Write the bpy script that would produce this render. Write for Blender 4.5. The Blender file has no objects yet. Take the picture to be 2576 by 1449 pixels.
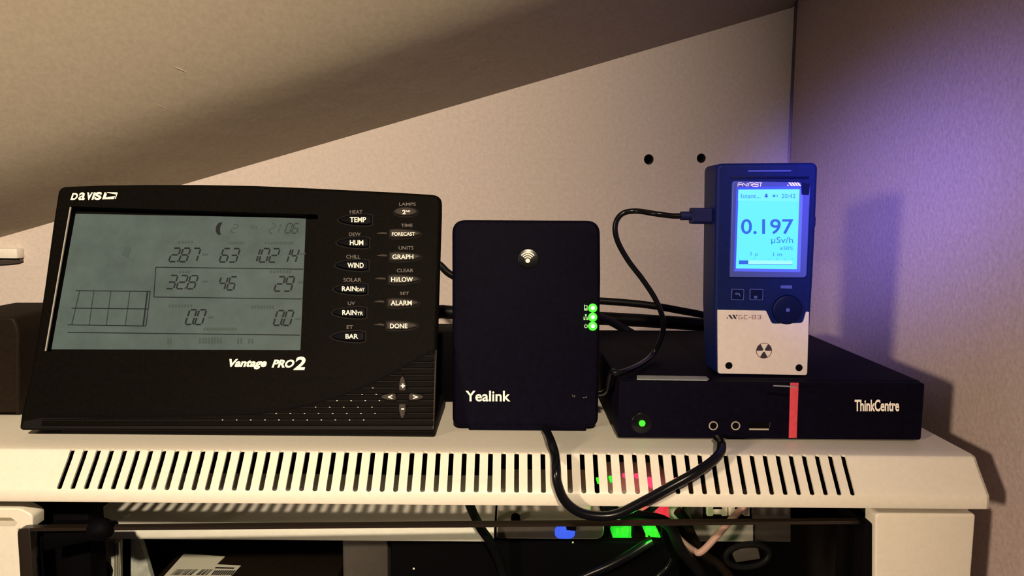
import bpy, bmesh, math, random
from mathutils import Vector, Matrix
random.seed(7)
C = bpy.context.scene.collection
SC = bpy.context.scene

# ------------------------------------------------------------------ camera
EZ = 1.5                      # eye height above the floor
F = 1860.0                    # focal length in pixels of the 2576 px wide frame
PITCH, ROLL = math.radians(6.0), math.radians(0.45)
_f = Vector((0, math.cos(PITCH), -math.sin(PITCH)))
_u0 = Vector((0, math.sin(PITCH), math.cos(PITCH)))
_r0 = Vector((1, 0, 0))
_r = _r0 * math.cos(ROLL) + _u0 * math.sin(ROLL)
_u = -_r0 * math.sin(ROLL) + _u0 * math.cos(ROLL)
EYE = Vector((0, 0, EZ))
cd = bpy.data.cameras.new('camera')
cam = bpy.data.objects.new('camera', cd)
C.objects.link(cam)
cd.sensor_width = 36.0
cd.lens = F / 2576 * 36.0
cd.clip_start = 0.01
cam.matrix_world = Matrix(((_r.x, _u.x, -_f.x, EYE.x), (_r.y, _u.y, -_f.y, EYE.y), (_r.z, _u.z, -_f.z, EYE.z), (0, 0, 0, 1)))
SC.camera = cam
cd.dof.use_dof = False

# ------------------------------------------------------------------ world, lamps, exposure
w = bpy.data.worlds.new('world')
SC.world = w
w.use_nodes = True
w.node_tree.nodes['Background'].inputs[0].default_value = (0.46, 0.24, 0.55, 1)
w.node_tree.nodes['Background'].inputs[1].default_value = 0.035
SC.view_settings.view_transform = 'Standard'
SC.view_settings.look = 'None'
SC.view_settings.exposure = 0.0
SC.view_settings.gamma = 1.0
SC.view_settings.use_curve_mapping = False

def lamp(name, kind, loc, power, color, size=0.05, aim=None, spot=None, blend=1.0):
    l = bpy.data.lights.new(name, kind)
    l.energy = power
    l.color = color
    if kind == 'AREA':
        l.size = size
    else:
        l.shadow_soft_size = size
    if spot:
        l.spot_size = math.radians(spot)
        l.spot_blend = blend
    o = bpy.data.objects.new(name, l)
    C.objects.link(o)
    o.location = loc
    if aim:
        o.rotation_euler = (Vector(aim) - Vector(loc)).to_track_quat('-Z', 'Y').to_euler()
    return o
KEY = (0.04, -1.0, EZ + 0.75)
lamp('room_lamp', 'SPOT', KEY, 200.0, (1.0, 0.80, 0.56), 0.035, (-0.80, 0.55, EZ - 0.08), 74, 1.0)
lamp('warm_fill', 'SPOT', (-1.0, -0.72, EZ + 0.16), 84.0, (1.0, 0.76, 0.52), 0.08, (0.26, 0.40, EZ - 0.30), 30, 1.0)  # added warm fill to brighten the lower right, no such lamp known
lamp('blue_fill', 'SPOT', (0.0, -0.12, EZ + 0.13), 58.0, (0.26, 0.20, 1.0), 0.05, (0.28, 0.565, EZ + 0.0), 18, 1.0)  # added blue spot in place of the screen's bloom on the right wall

# ------------------------------------------------------------------ helpers
def ray(px, py):
    return _f + _r * ((px - 1288.0) / F) - _u * ((py - 724.5) / F)
def onY(px, py, Y):
    d = ray(px, py)
    return EYE + d * (Y / d.y)
def onZ(px, py, z):           # z relative to the eye
    d = ray(px, py)
    return EYE + d * (z / d.z)
def V(x, y, z):
    return Vector((x, y, z + EZ))

class Face:
    """a flat side of a device: origin, two axes and the outward normal"""
    def __init__(s, o, u, v):
        s.o, s.u, s.v = Vector(o), Vector(u).normalized(), Vector(v).normalized()
        s.n = s.u.cross(s.v).normalized()
    def uv(s, px, py, h=0.0):
        d = ray(px, py)
        o = s.o + s.n * h
        t = (o - EYE).dot(s.n) / d.dot(s.n)
        p = EYE + d * t - o
        return (p.dot(s.u), p.dot(s.v))
    def pt(s, q, h=0.0):
        return s.o + s.u * q[0] + s.v * q[1] + s.n * h
    def poly(s, pts, h=0.0):
        return [s.uv(x, y, h) for x, y in pts]

ORG = {}
def empty(name, loc, label, cat, group=None):
    o = bpy.data.objects.new(name, None)
    C.objects.link(o)
    o.location = loc
    o.empty_display_size = 0.02
    ORG[o.name] = Vector(loc)
    tag(o, label, cat, group)
    return o
def tag(o, label, cat, group=None):
    o['label'] = label
    o['category'] = cat
    if group:
        o['group'] = group
def emit(name, verts, faces, m, parent=None, sm=35, kind=None, label=None):
    """link verts (world) and faces as one mesh object"""
    verts = [Vector(v) for v in verts]
    if parent is not None:
        org = ORG[parent.name]
    else:
        lo = [min(v[i] for v in verts) for i in range(3)]
        hi = [max(v[i] for v in verts) for i in range(3)]
        org = Vector(((lo[0] + hi[0]) / 2, (lo[1] + hi[1]) / 2, lo[2]))
    me = bpy.data.meshes.new(name)
    me.from_pydata([v - org for v in verts], [], faces)
    me.materials.append(m)
    if sm:
        for p in me.polygons:
            p.use_smooth = True
        me.set_sharp_from_angle(angle=math.radians(sm))
    o = bpy.data.objects.new(name, me)
    C.objects.link(o)
    ORG[o.name] = org
    if parent is not None:
        o.parent = parent
    else:
        o.location = org
    if kind:
        o['kind'] = kind
    if label:
        o['label'] = label
    return o
def fixn(verts, faces):
    bm = bmesh.new()
    vs = [bm.verts.new(v) for v in verts]
    for f in faces:
        try:
            bm.faces.new([vs[i] for i in f])
        except ValueError:
            pass
    bmesh.ops.recalc_face_normals(bm, faces=bm.faces)
    bm.verts.index_update()
    vv = [v.co.copy() for v in bm.verts]
    ff = [[v.index for v in f.verts] for f in bm.faces]
    bm.free()
    return vv, ff
def join(*parts):
    V_, F_ = [], []
    for v, f in parts:
        b = len(V_)
        V_ += list(v)
        F_ += [[i + b for i in q] for q in f]
    return V_, F_
def area2(p):
    return sum(p[i][0] * p[(i + 1) % len(p)][1] - p[(i + 1) % len(p)][0] * p[i][1] for i in range(len(p)))
def ccw(p):
    return list(p) if area2(p) > 0 else list(reversed(p))
def inset(p, d):
    n = len(p)
    out = []
    for i in range(n):
        a, b, c = Vector(p[i - 1]), Vector(p[i]), Vector(p[(i + 1) % n])
        e1, e2 = (b - a), (c - b)
        if e1.length < 1e-9 or e2.length < 1e-9:
            out.append((b.x, b.y)); continue
        e1.normalize(); e2.normalize()
        n1, n2 = Vector((-e1.y, e1.x)), Vector((-e2.y, e2.x))
        m = n1 + n2
        m = n1 if m.length < 1e-6 else m.normalized()
        k = max(0.5, m.dot(n1))
        q = b + m * (d / k)
        out.append((q.x, q.y))
    return out
def rrect(u0, v0, u1, v1, r, n=6):
    u0, u1 = min(u0, u1), max(u0, u1); v0, v1 = min(v0, v1), max(v0, v1)
    out = []
    for cx, cy, a in ((u1 - r, v0 + r, -90), (u1 - r, v1 - r, 0), (u0 + r, v1 - r, 90), (u0 + r, v0 + r, 180)):
        for i in range(n + 1):
            t = math.radians(a + 90 * i / n)
            out.append((cx + r * math.cos(t), cy + r * math.sin(t)))
    return out
def rpoly(pts, r, n=5):
    """polygon with rounded corners (r may be one number or one per corner)"""
    out = []
    N = len(pts)
    for i in range(N):
        a, b, c = Vector(pts[i - 1]), Vector(pts[i]), Vector(pts[(i + 1) % N])
        ri = r[i] if isinstance(r, (list, tuple)) else r
        ri = min(ri, (a - b).length * 0.49, (c - b).length * 0.49)
        if ri <= 1e-9:
            out.append((b.x, b.y)); continue
        p = b + (a - b).normalized() * ri
        q = b + (c - b).normalized() * ri
        for k in range(n + 1):
            t = k / n
            s = p * (1 - t) ** 2 + b * 2 * t * (1 - t) + q * t * t
            out.append((s.x, s.y))
    return out
def ellipse(cx, cy, rx, ry, n=24):
    return [(cx + rx * math.cos(2 * math.pi * i / n), cy + ry * math.sin(2 * math.pi * i / n)) for i in range(n)]
def fill(outer, holes):
    """triangles of a polygon with holes -> (points, tris)"""
    bm = bmesh.new()
    for loop in [outer] + holes:
        vs = [bm.verts.new((x, y, 0)) for x, y in loop]
        for i in range(len(vs)):
            bm.edges.new((vs[i], vs[(i + 1) % len(vs)]))
    bmesh.ops.triangle_fill(bm, use_beauty=True, use_dissolve=False, edges=bm.edges[:])
    bm.verts.index_update()
    P = [(v.co.x, v.co.y) for v in bm.verts]
    T = []
    for f in bm.faces:
        q = [v.index for v in f.verts]
        T.append(q if f.normal.z > 0 else q[::-1])
    bm.free()
    return P, T
def convex(p):
    n = len(p)
    for i in range(n):
        a, b, c = p[i - 1], p[i], p[(i + 1) % n]
        if (b[0] - a[0]) * (c[1] - b[1]) - (b[1] - a[1]) * (c[0] - b[0]) < -1e-9:
            return False
    return True
def slab(face, outline, h0, h1, bev=0.0, holes=(), hole_depth=None, taper=0.0):
    """outline extruded from h0 to h1 along the face normal, front rim rounded by bev"""
    o = ccw(outline)
    rings = [(inset(o, taper), h0)]
    if bev > 0:
        for k in range(4):
            t = math.radians(30 * k)
            rings.append((inset(o, bev * (1 - math.cos(t))), h1 - bev + bev * math.sin(t)))
    else:
        rings.append((o, h1))
    n = len(o)
    vs, fs = [], []
    for q, h in rings:
        vs += [face.pt(p, h) for p in q]
    for k in range(len(rings) - 1):
        for i in range(n):
            j = (i + 1) % n
            fs.append([k * n + i, k * n + j, (k + 1) * n + j, (k + 1) * n + i])
    fs.append(list(range(n))[::-1])
    top = rings[-1][0]
    if not holes:
        if convex(top):
            fs.append([(len(rings) - 1) * n + i for i in range(n)])
        else:
            P, T = fill(top, [])
            b = len(vs)
            vs += [face.pt(p, h1) for p in P]
            fs += [[b + i for i in t] for t in T]
    else:
        P, T = fill(top, [ccw(x) for x in holes])
        b = len(vs)
        vs += [face.pt(p, h1) for p in P]
        fs += [[b + i for i in t] for t in T]
        for hl in holes:
            hl = ccw(hl)
            m = len(hl)
            b = len(vs)
            d = hole_depth if hole_depth is not None else (h1 - h0) * 0.5
            vs += [face.pt(p, h1) for p in hl] + [face.pt(p, h1 - d) for p in hl]
            for i in range(m):
                j = (i + 1) % m
                fs.append([b + j, b + i, b + m + i, b + m + j])
            fs.append([b + m + i for i in range(m)])
    return vs, fs
def flat(face, polys, h):
    vs, fs = [], []
    for p in polys:
        p = ccw(p)
        b = len(vs)
        vs += [face.pt(q, h) for q in p]
        fs.append([b + i for i in range(len(p))])
    return vs, fs
def ring2(face, outer, inner, h0, h1):
    """flat band between two outlines of equal length; front face only plus depth h0..h1 on the rims"""
    o, i_ = ccw(outer), ccw(inner)
    n = len(o)
    vs = [face.pt(p, h0) for p in o] + [face.pt(p, h1) for p in o] + [face.pt(p, h1) for p in i_] + [face.pt(p, h0) for p in i_]
    fs = []
    for k in range(3):
        for a in range(n):
            b = (a + 1) % n
            fs.append([k * n + a, k * n + b, (k + 1) * n + b, (k + 1) * n + a])
    return vs, fs
def line(face, a, b, wd):
    a, b = Vector(a), Vector(b)
    d = (b - a).normalized()
    n = Vector((-d.y, d.x)) * wd / 2
    return [tuple(a - n), tuple(b - n), tuple(b + n), tuple(a + n)]
def box(x0, y0, z0, x1, y1, z1, b=0.0):
    """world box, z relative to the eye; edges rounded by b"""
    bm = bmesh.new()
    bmesh.ops.create_cube(bm, size=1.0)
    for v in bm.verts:
        v.co = Vector(((x0 + x1) / 2 + v.co.x * (x1 - x0), (y0 + y1) / 2 + v.co.y * (y1 - y0), (z0 + z1) / 2 + EZ + v.co.z * (z1 - z0)))
    if b > 0:
        bmesh.ops.bevel(bm, geom=bm.edges[:], offset=b, segments=2, affect='EDGES', profile=0.5)
    bm.verts.index_update()
    vs = [v.co.copy() for v in bm.verts]
    fs = [[v.index for v in f.verts] for f in bm.faces]
    bm.free()
    return vs, fs
def smooth_path(pts, n=8):
    P = [Vector(p) for p in pts]
    if len(P) < 3:
        return P
    out = []
    for i in range(len(P) - 1):
        p0 = P[i - 1] if i > 0 else P[i] * 2 - P[i + 1]
        p1, p2 = P[i], P[i + 1]
        p3 = P[i + 2] if i + 2 < len(P) else P[i + 1] * 2 - P[i]
        for k in range(n):
            t = k / n
            out.append(0.5 * ((2 * p1) + (p2 - p0) * t + (2 * p0 - 5 * p1 + 4 * p2 - p3) * t * t + (3 * p1 - p0 - 3 * p2 + p3) * t ** 3))
    out.append(P[-1])
    return out
def tube(pts, r, seg=12, smooth=8):
    P = smooth_path(pts, smooth) if smooth else [Vector(p) for p in pts]
    n = len(P)
    R = r if isinstance(r, (list, tuple)) else [r] * n
    if len(R) != n:
        R = [R[min(len(R) - 1, int(i * len(R) / n))] for i in range(n)]
    t0 = (P[1] - P[0]).normalized()
    a = t0.orthogonal().normalized()
    vs, fs = [], []
    for i in range(n):
        t = (P[min(i + 1, n - 1)] - P[max(i - 1, 0)]).normalized()
        a = (a - t * a.dot(t)).normalized()
        b = t.cross(a)
        for k in range(seg):
            q = 2 * math.pi * k / seg
            vs.append(P[i] + (a * math.cos(q) + b * math.sin(q)) * R[i])
    for i in range(n - 1):
        for k in range(seg):
            l = (k + 1) % seg
            fs.append([i * seg + k, i * seg + l, (i + 1) * seg + l, (i + 1) * seg + k])
    fs.append(list(range(seg))[::-1])
    fs.append([(n - 1) * seg + k for k in range(seg)])
    return vs, fs
_TX = {}
def glyphs(s, bold=0.0, space=1.0):
    key = (s, bold, space)
    if key in _TX:
        return _TX[key]
    c = bpy.data.curves.new('t', 'FONT')
    c.body = s
    c.size = 1.0
    c.offset = bold
    c.space_character = space
    c.resolution_u = 4
    c.fill_mode = 'BOTH'
    o = bpy.data.objects.new('t', c)
    C.objects.link(o)
    dg = bpy.context.evaluated_depsgraph_get()
    me = bpy.data.meshes.new_from_object(o.evaluated_get(dg))
    vs = [(v.co.x, v.co.y) for v in me.vertices]
    fs = [list(p.vertices) for p in me.polygons]
    bpy.data.objects.remove(o)
    bpy.data.curves.remove(c)
    bpy.data.meshes.remove(me)
    _TX[key] = (vs, fs)
    return vs, fs
def text(face, s, px, h, bold=0.0, shear=0.0, space=1.0):
    """s fitted to the pixel box px=(x0,y0,x1,y1) of the photograph as it lies on the face"""
    vs, fs = glyphs(s, bold, space)
    x0 = min(v[0] for v in vs); x1 = max(v[0] for v in vs)
    y0 = min(v[1] for v in vs); y1 = max(v[1] for v in vs)
    vs = [((v[0] - x0) / (x1 - x0), (v[1] - y0) / (y1 - y0)) for v in vs]
    if shear:
        vs = [((v[0] + shear * v[1]) / (1 + shear), v[1]) for v in vs]
    bl = Vector(face.uv(px[0], px[3], h)); br = Vector(face.uv(px[2], px[3], h)); tl = Vector(face.uv(px[0], px[1], h))
    return [face.pt(bl + (br - bl) * a + (tl - bl) * b, h) for a, b in vs], fs
SEG = {'0': 'abcdef', '1': 'bc', '2': 'abged', '3': 'abgcd', '4': 'fgbc', '5': 'afgcd', '6': 'afgedc', '7': 'abc', '8': 'abcdefg', '9': 'abcdfg', '-': 'g', ' ': ''}
def segs(face, s, px, h, th=0.17, slant=0.22):
    """seven segment figures in the pixel box"""
    bl = Vector(face.uv(px[0], px[3], h)); br = Vector(face.uv(px[2], px[3], h)); tl = Vector(face.uv(px[0], px[1], h))
    H = (tl - bl).length
    W = (br - bl).length - slant * H
    n = len([c for c in s if c != '.'])
    cw = W / n
    dw = cw * 0.74
    ps = []
    t = H * th * 0.8
    x = 0.0
    def add(a, b):
        a = (a[0] + a[1] * slant, a[1]); b = (b[0] + b[1] * slant, b[1])
        ps.append([(p[0] + bl.x, p[1] + bl.y) for p in line(face, a, b, t)])
    g = t * 0.55
    for c in s:
        if c == '.':
            add((x - cw * 0.18, t * 0.4), (x - cw * 0.18 + t * 0.9, t * 0.4)); continue
        L, R_, m = x, x + dw, H / 2
        for k in SEG[c]:
            if k == 'a': add((L + g, H), (R_ - g, H))
            if k == 'g': add((L + g, m), (R_ - g, m))
            if k == 'd': add((L + g, 0), (R_ - g, 0))
            if k == 'f': add((L, m + g), (L, H - g))
            if k == 'b': add((R_, m + g), (R_, H - g))
            if k == 'e': add((L, g), (L, m - g))
            if k == 'c': add((R_, g), (R_, m - g))
        x += cw
    return flat(face, ps, h)

# ------------------------------------------------------------------ materials
def mat(name, col, rough=0.5, metal=0.0, noise=0.0, nscale=200.0, bump=0.0, bscale=400.0, emis=None, estr=1.0, spec=0.5, coat=0.0):
    m = bpy.data.materials.new(name)
    m.use_nodes = True
    nt = m.node_tree
    b = nt.nodes['Principled BSDF']
    b.inputs['Base Color'].default_value = (*col, 1)
    b.inputs['Roughness'].default_value = rough
    b.inputs['Metallic'].default_value = metal
    b.inputs['Specular IOR Level'].default_value = spec
    b.inputs['Coat Weight'].default_value = coat
    if emis:
        b.inputs['Emission Color'].default_value = (*emis, 1)
        b.inputs['Emission Strength'].default_value = estr
    if noise or bump:
        tc = nt.nodes.new('ShaderNodeTexCoord')
    if noise:
        t = nt.nodes.new('ShaderNodeTexNoise')
        t.inputs['Scale'].default_value = nscale
        t.inputs['Detail'].default_value = 6
        t.inputs['Roughness'].default_value = 0.7
        nt.links.new(tc.outputs['Object'], t.inputs['Vector'])
        r = nt.nodes.new('ShaderNodeValToRGB')
        r.color_ramp.elements[0].position = 0.3
        r.color_ramp.elements[1].position = 0.7
        r.color_ramp.elements[0].color = (*[c * (1 - noise) for c in col], 1)
        r.color_ramp.elements[1].color = (*[min(1, c * (1 + noise)) for c in col], 1)
        nt.links.new(t.outputs['Fac'], r.inputs['Fac'])
        nt.links.new(r.outputs['Color'], b.inputs['Base Color'])
    if bump:
        t2 = nt.nodes.new('ShaderNodeTexNoise')
        t2.inputs['Scale'].default_value = bscale
        t2.inputs['Detail'].default_value = 5
        nt.links.new(tc.outputs['Object'], t2.inputs['Vector'])
        bp = nt.nodes.new('ShaderNodeBump')
        bp.inputs['Strength'].default_value = bump
        bp.inputs['Distance'].default_value = 0.001
        nt.links.new(t2.outputs['Fac'], bp.inputs['Height'])
        nt.links.new(bp.outputs['Normal'], b.inputs['Normal'])
    return m
M = {}
M['wall'] = mat('painted_plaster', (0.60, 0.53, 0.50), 0.9, noise=0.10, nscale=260, bump=0.25, bscale=160, spec=0.2)
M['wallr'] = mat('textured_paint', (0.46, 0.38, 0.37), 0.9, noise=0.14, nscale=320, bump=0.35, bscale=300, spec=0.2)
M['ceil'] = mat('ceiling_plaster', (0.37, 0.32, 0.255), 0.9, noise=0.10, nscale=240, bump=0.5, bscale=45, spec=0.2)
M['floor'] = mat('floor_boards', (0.22, 0.15, 0.10), 0.6, noise=0.2, nscale=8)
M['cab'] = mat('beige_powder_coat', (0.74, 0.70, 0.61), 0.42, noise=0.04, nscale=300, bump=0.08, bscale=900)
M['cabin'] = mat('shaded_inside', (0.012, 0.011, 0.011), 0.7, spec=0.1)  # beige steel darkened in its colour for the shade inside
M['shelf'] = mat('white_steel', (0.78, 0.76, 0.70), 0.4, noise=0.05, nscale=200)
M['blk'] = mat('black_plastic', (0.0022, 0.002, 0.0028), 0.6, bump=0.1, bscale=1200, spec=0.03)
M['blkgloss'] = mat('black_gloss', (0.004, 0.004, 0.006), 0.25, spec=0.25)
M['navyblk'] = mat('bluish_black_plastic', (0.003, 0.0025, 0.008), 0.6, spec=0.03, noise=0.3, nscale=300)
M['char'] = mat('charcoal_plastic', (0.004, 0.0033, 0.0027), 0.5, noise=0.3, nscale=500, bump=0.10, bscale=1500, spec=0.02)
M['chard'] = mat('dark_charcoal_plastic', (0.006, 0.005, 0.005), 0.6, spec=0.1)
M['btn'] = mat('grey_rubber_key', (0.045, 0.038, 0.034), 0.6, noise=0.15, nscale=900, spec=0.1)
M['btnd'] = mat('black_rubber_key', (0.002, 0.002, 0.004), 0.5, spec=0.04)
M['print'] = mat('cream_print', (0.92, 0.88, 0.80), 0.6)
M['printd'] = mat('grey_print', (0.16, 0.145, 0.14), 0.6, spec=0.1)
M['lcd'] = mat('grey_green_display', (0.068, 0.100, 0.110), 0.5, noise=0.16, nscale=60, spec=0.1)
M['seg'] = mat('lcd_segment', (0.016, 0.019, 0.024), 0.5, spec=0.05)
M['segf'] = mat('faint_lcd_segment', (0.055, 0.078, 0.078), 0.5, spec=0.05)
M['segm'] = mat('weak_lcd_segment', (0.032, 0.042, 0.044), 0.5, spec=0.05)
M['sega'] = mat('ghost_lcd_segment', (0.058, 0.084, 0.092), 0.5, spec=0.05)
M['edge'] = mat('window_edge_glint', (0.36, 0.34, 0.31), 0.35)  # glint tone put into the strip's colour
M['geiger'] = mat('blue_glow_black_plastic', (0.003, 0.009, 0.075), 0.5, spec=0.12, noise=0.2, nscale=300)  # black body, the screen's blue glow put into its colour
M['geigerk'] = mat('blue_glow_black_key', (0.002, 0.005, 0.040), 0.4, spec=0.12)  # black keys with the same blue glow in their colour
M['lens'] = mat('blue_glow_lens', (0.060, 0.085, 0.34), 0.3, spec=0.3, coat=0.1)  # greyish lens, tinted blue for the halo of the screen
M['bezel'] = mat('blue_halo_surround', (0.10, 0.16, 0.80), 0.5, spec=0.1)  # strong blue painted for the halo round the screen
M['screen'] = mat('lit_screen', (0, 0, 0), 0.5, emis=(0.135, 0.90, 6.0), estr=1.0)
M['screenh'] = mat('lit_screen_header', (0, 0, 0), 0.5, emis=(0.19, 0.93, 6.0), estr=1.0)
M['screenb'] = mat('lit_screen_bar', (0, 0, 0), 0.5, emis=(0.38, 0.97, 6.0), estr=1.0)
M['stext'] = mat('screen_text', (0, 0, 0), 0.5, emis=(0.022, 0.13, 0.78), estr=1.0)
M['stext2'] = mat('screen_text_pale', (0, 0, 0), 0.5, emis=(0.03, 0.25, 0.62), estr=1.0)
M['plate'] = mat('beige_metal_plate', (0.62, 0.55, 0.55), 0.5, noise=0.06, nscale=300)
M['darkp'] = mat('dark_print', (0.02, 0.015, 0.03), 0.6)
M['redm'] = mat('maroon_print', (0.16, 0.04, 0.06), 0.6)
M['red'] = mat('red_plastic', (0.62, 0.055, 0.085), 0.45, noise=0.1, nscale=300)
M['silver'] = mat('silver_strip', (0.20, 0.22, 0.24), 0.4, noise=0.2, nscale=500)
M['steel'] = mat('bright_metal', (0.80, 0.74, 0.62), 0.3, metal=0.7)
M['galv'] = mat('galvanised_steel', (0.42, 0.43, 0.40), 0.5, metal=0.1, noise=0.3, nscale=150)
M['paper'] = mat('label_paper', (0.62, 0.60, 0.52), 0.8)
M['cable'] = mat('black_cable', (0.004, 0.004, 0.005), 0.45, spec=0.15)
M['usbp'] = mat('blue_grey_plug', (0.010, 0.012, 0.065), 0.55, spec=0.1)
M['gled'] = mat('green_led_ring', (0, 0, 0), 0.5, emis=(0.07, 1.0, 0.03), estr=1.0)
M['gledg'] = mat('green_led_glow', (0, 0, 0), 0.5, emis=(0.0, 0.10, 0.005), estr=1.0)
M['wled'] = mat('led_core', (0, 0, 0), 0.5, emis=(1.0, 1.0, 0.95), estr=1.6)
M['ledicon'] = mat('lit_icon', (0, 0, 0), 0.5, emis=(0.52, 0.80, 0.30), estr=0.9)
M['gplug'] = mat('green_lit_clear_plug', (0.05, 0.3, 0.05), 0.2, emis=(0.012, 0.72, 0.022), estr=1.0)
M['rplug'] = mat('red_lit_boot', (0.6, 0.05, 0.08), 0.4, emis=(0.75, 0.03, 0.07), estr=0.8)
M['rled'] = mat('red_led', (0, 0, 0), 0.5, emis=(1.0, 0.06, 0.16), estr=1.1)
M['bled'] = mat('blue_led', (0, 0, 0), 0.5, emis=(0.06, 0.14, 1.0), estr=1.0)
M['grey'] = mat('grey_plastic', (0.42, 0.40, 0.36), 0.5, noise=0.08, nscale=200)
M['greyd'] = mat('dark_grey_plastic', (0.055, 0.045, 0.04), 0.55, noise=0.15, nscale=250)
M['white'] = mat('white_plastic', (0.85, 0.78, 0.66), 0.5)
M['pink'] = mat('red_lit_pale_cable', (0.55, 0.33, 0.30), 0.45)  # pale cable, the red light on it put into its colour
M['brown'] = mat('dark_brown_plastic', (0.011, 0.007, 0.0045), 0.6, noise=0.3, nscale=300, spec=0.1)
M['hole'] = mat('hole_dark', (0.012, 0.010, 0.012), 0.9)
M['smoke'] = mat('smoked_edge', (0.016, 0.011, 0.008), 0.3)
g = bpy.data.materials.new('clear_glass')
g.use_nodes = True
nt = g.node_tree
nt.nodes.clear()
go = nt.nodes.new('ShaderNodeOutputMaterial')
gm = nt.nodes.new('ShaderNodeMixShader')
gt = nt.nodes.new('ShaderNodeBsdfTransparent')
gt.inputs[0].default_value = (0.93, 0.94, 0.93, 1)
gg = nt.nodes.new('ShaderNodeBsdfGlossy')
gg.inputs['Roughness'].default_value = 0.02
gf = nt.nodes.new('ShaderNodeFresnel')
gf.inputs['IOR'].default_value = 1.12
nt.links.new(gf.outputs[0], gm.inputs[0])
nt.links.new(gt.outputs[0], gm.inputs[1])
nt.links.new(gg.outputs[0], gm.inputs[2])
nt.links.new(gm.outputs[0], go.inputs[0])
M['glass'] = g

# ------------------------------------------------------------------ the setting
YW, XW = 0.77, 0.28           # back wall, right wall
XL, YF = -1.6, -1.6
SX, S1, S2 = 0.292, 0.43, 3.2   # rise of the ceiling to the right, of its lower part and of its upper part towards the room
def zjunc(x):
    return 0.205 + SX * (x - 0.28)
def yfold(x):
    return 0.622 - 0.075 * (x + 0.2)
def zceil(x, y):
    yf = yfold(x)
    hw = 0.055
    s = yf - y                       # >0 on the room side of the fold
    if s <= -hw:
        rise = S1 * (YW - y)
    else:
        base = S1 * (YW - (yf + hw))
        if s < hw:
            t = s + hw
            rise = base + S1 * t + (S2 - S1) * t * t / (4 * hw)
        else:
            rise = base + S1 * 2 * hw + (S2 - S1) * hw + S2 * (s - hw)
    return zjunc(x) + rise
# back wall: a plate with two drilled holes
fw = Face(V(0, YW, 0), (1, 0, 0), (0, 0, 1))
holes = [ellipse(*fw.uv(1632, 401), 0.0050, 0.0053, 20), ellipse(*fw.uv(1764, 398), 0.0046, 0.0048, 20)]
P, T = fill([(XL, -EZ), (XW + .02, -EZ), (XW + .02, 0.36), (XL, 0.36)], holes)
emit('wall_back', [fw.pt(p) for p in P], T, M['wall'], kind='structure')
wb = bpy.data.objects['wall_back']
for hl in holes:
    n = len(hl)
    hin = inset(ccw(hl), 0.0012)
    rings = [(ccw(hl), 0.0), (hin, -0.002), (hin, -0.02)]
    vs = [fw.pt(p, h) for q, h in rings for p in q]
    fs = [[k * n + (i + 1) % n, k * n + i, (k + 1) * n + i, (k + 1) * n + (i + 1) % n] for k in range(2) for i in range(n)]
    fs.append([2 * n + i for i in range(n)])
    emit('drill_hole', vs, fs, M['hole'], wb, label='dark empty screw hole')
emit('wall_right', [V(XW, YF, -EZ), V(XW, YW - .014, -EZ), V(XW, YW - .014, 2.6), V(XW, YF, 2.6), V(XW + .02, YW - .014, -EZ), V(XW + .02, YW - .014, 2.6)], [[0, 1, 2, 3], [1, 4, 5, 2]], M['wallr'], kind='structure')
emit('floor', [V(XL, YF, -EZ), V(XW, YF, -EZ), V(XW, YW, -EZ), V(XL, YW, -EZ)], [[0, 1, 2, 3]], M['floor'], kind='structure')
xs = [XL + (XW - XL) * i / 40 for i in range(41)]
ts = [0, .02, .05, .08, .10, .11, .12, .13, .14, .15, .16, .17, .18, .19, .20, .21, .22, .24, .26, .3, .35, .4, .5, .6, .8, 1.0, 1.3, 1.6, 2.0, 2.37]
vs, fs = [], []
for t in ts:
    for x in xs:
        y = YW - t
        vs.append(V(x, y, zceil(x, y)))
for j in range(len(ts) - 1):
    for i in range(40):
        a = j * 41 + i
        fs.append([a, a + 41, a + 42, a + 1])
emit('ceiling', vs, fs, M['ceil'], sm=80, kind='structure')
ce = bpy.data.objects['ceiling']
def onceil(px, py):
    d = ray(px, py)
    t = 0.2
    while t < 3:
        p = EYE + d * t
        if p.z - EZ > zceil(p.x, p.y):
            return p
        t += 0.001
    return EYE + d * 0.6
for pts, r in (([(395, 157), (425, 164), (455, 175), (485, 188), (508, 196)], 0.0007), ([(386, 258), (402, 266), (420, 274), (444, 283)], 0.0006),
               ([(600, 138), (608, 150), (612, 162)], 0.0005), ([(536, 170), (543, 180)], 0.0005)):
    c = [onceil(*p) for p in pts]
    q = smooth_path(c, 5)
    rr = [r * (0.25 + 0.75 * math.sin(math.pi * (i + 0.3) / len(q))) for i in range(len(q))]
    emit('plaster_ridge', *tube(c, rr, 8, 5), M['ceil'], ce, label='small raised crack in the plaster')

# ------------------------------------------------------------------ wall cabinet
ZT = -0.1332                  # top of the cabinet below the eye
CX0, CX1 = -0.40, 0.257       # its sides
cab = empty('network_cabinet', V((CX0 + CX1) / 2, 0.58, -0.42), 'beige steel wall cabinet with a slotted front lip and glass door', 'cabinet')
ZB = -0.42
prof = [(0.4080, ZT), (0.4000, ZT), (0.3975, ZT - .0004), (0.3962, ZT - .0018), (0.3945, ZT - .0042), (0.3905, ZT - .0088), (0.3865, ZT - .0134), (0.3838, ZT - .0166), (0.3830, ZT - .0180), (0.3828, ZT - .0236), (0.3832, ZT - .0246), (0.3850, ZT - .0250), (0.4000, ZT - .0250)]
S_TOP, S_BOT = 1.55, 7.75     # slot ends as positions along the profile
def pp(s):
    i = min(int(s), len(prof) - 2)
    t = s - i
    return (prof[i][0] * (1 - t) + prof[i + 1][0] * t, prof[i][1] * (1 - t) + prof[i + 1][1] * t)
xa = onY(149.5, 1222, 0.3838).x
xb = onY(2145, 1240, 0.3838).x
NSL = 60
pitch = (xb - xa) / (NSL - 1)
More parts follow.
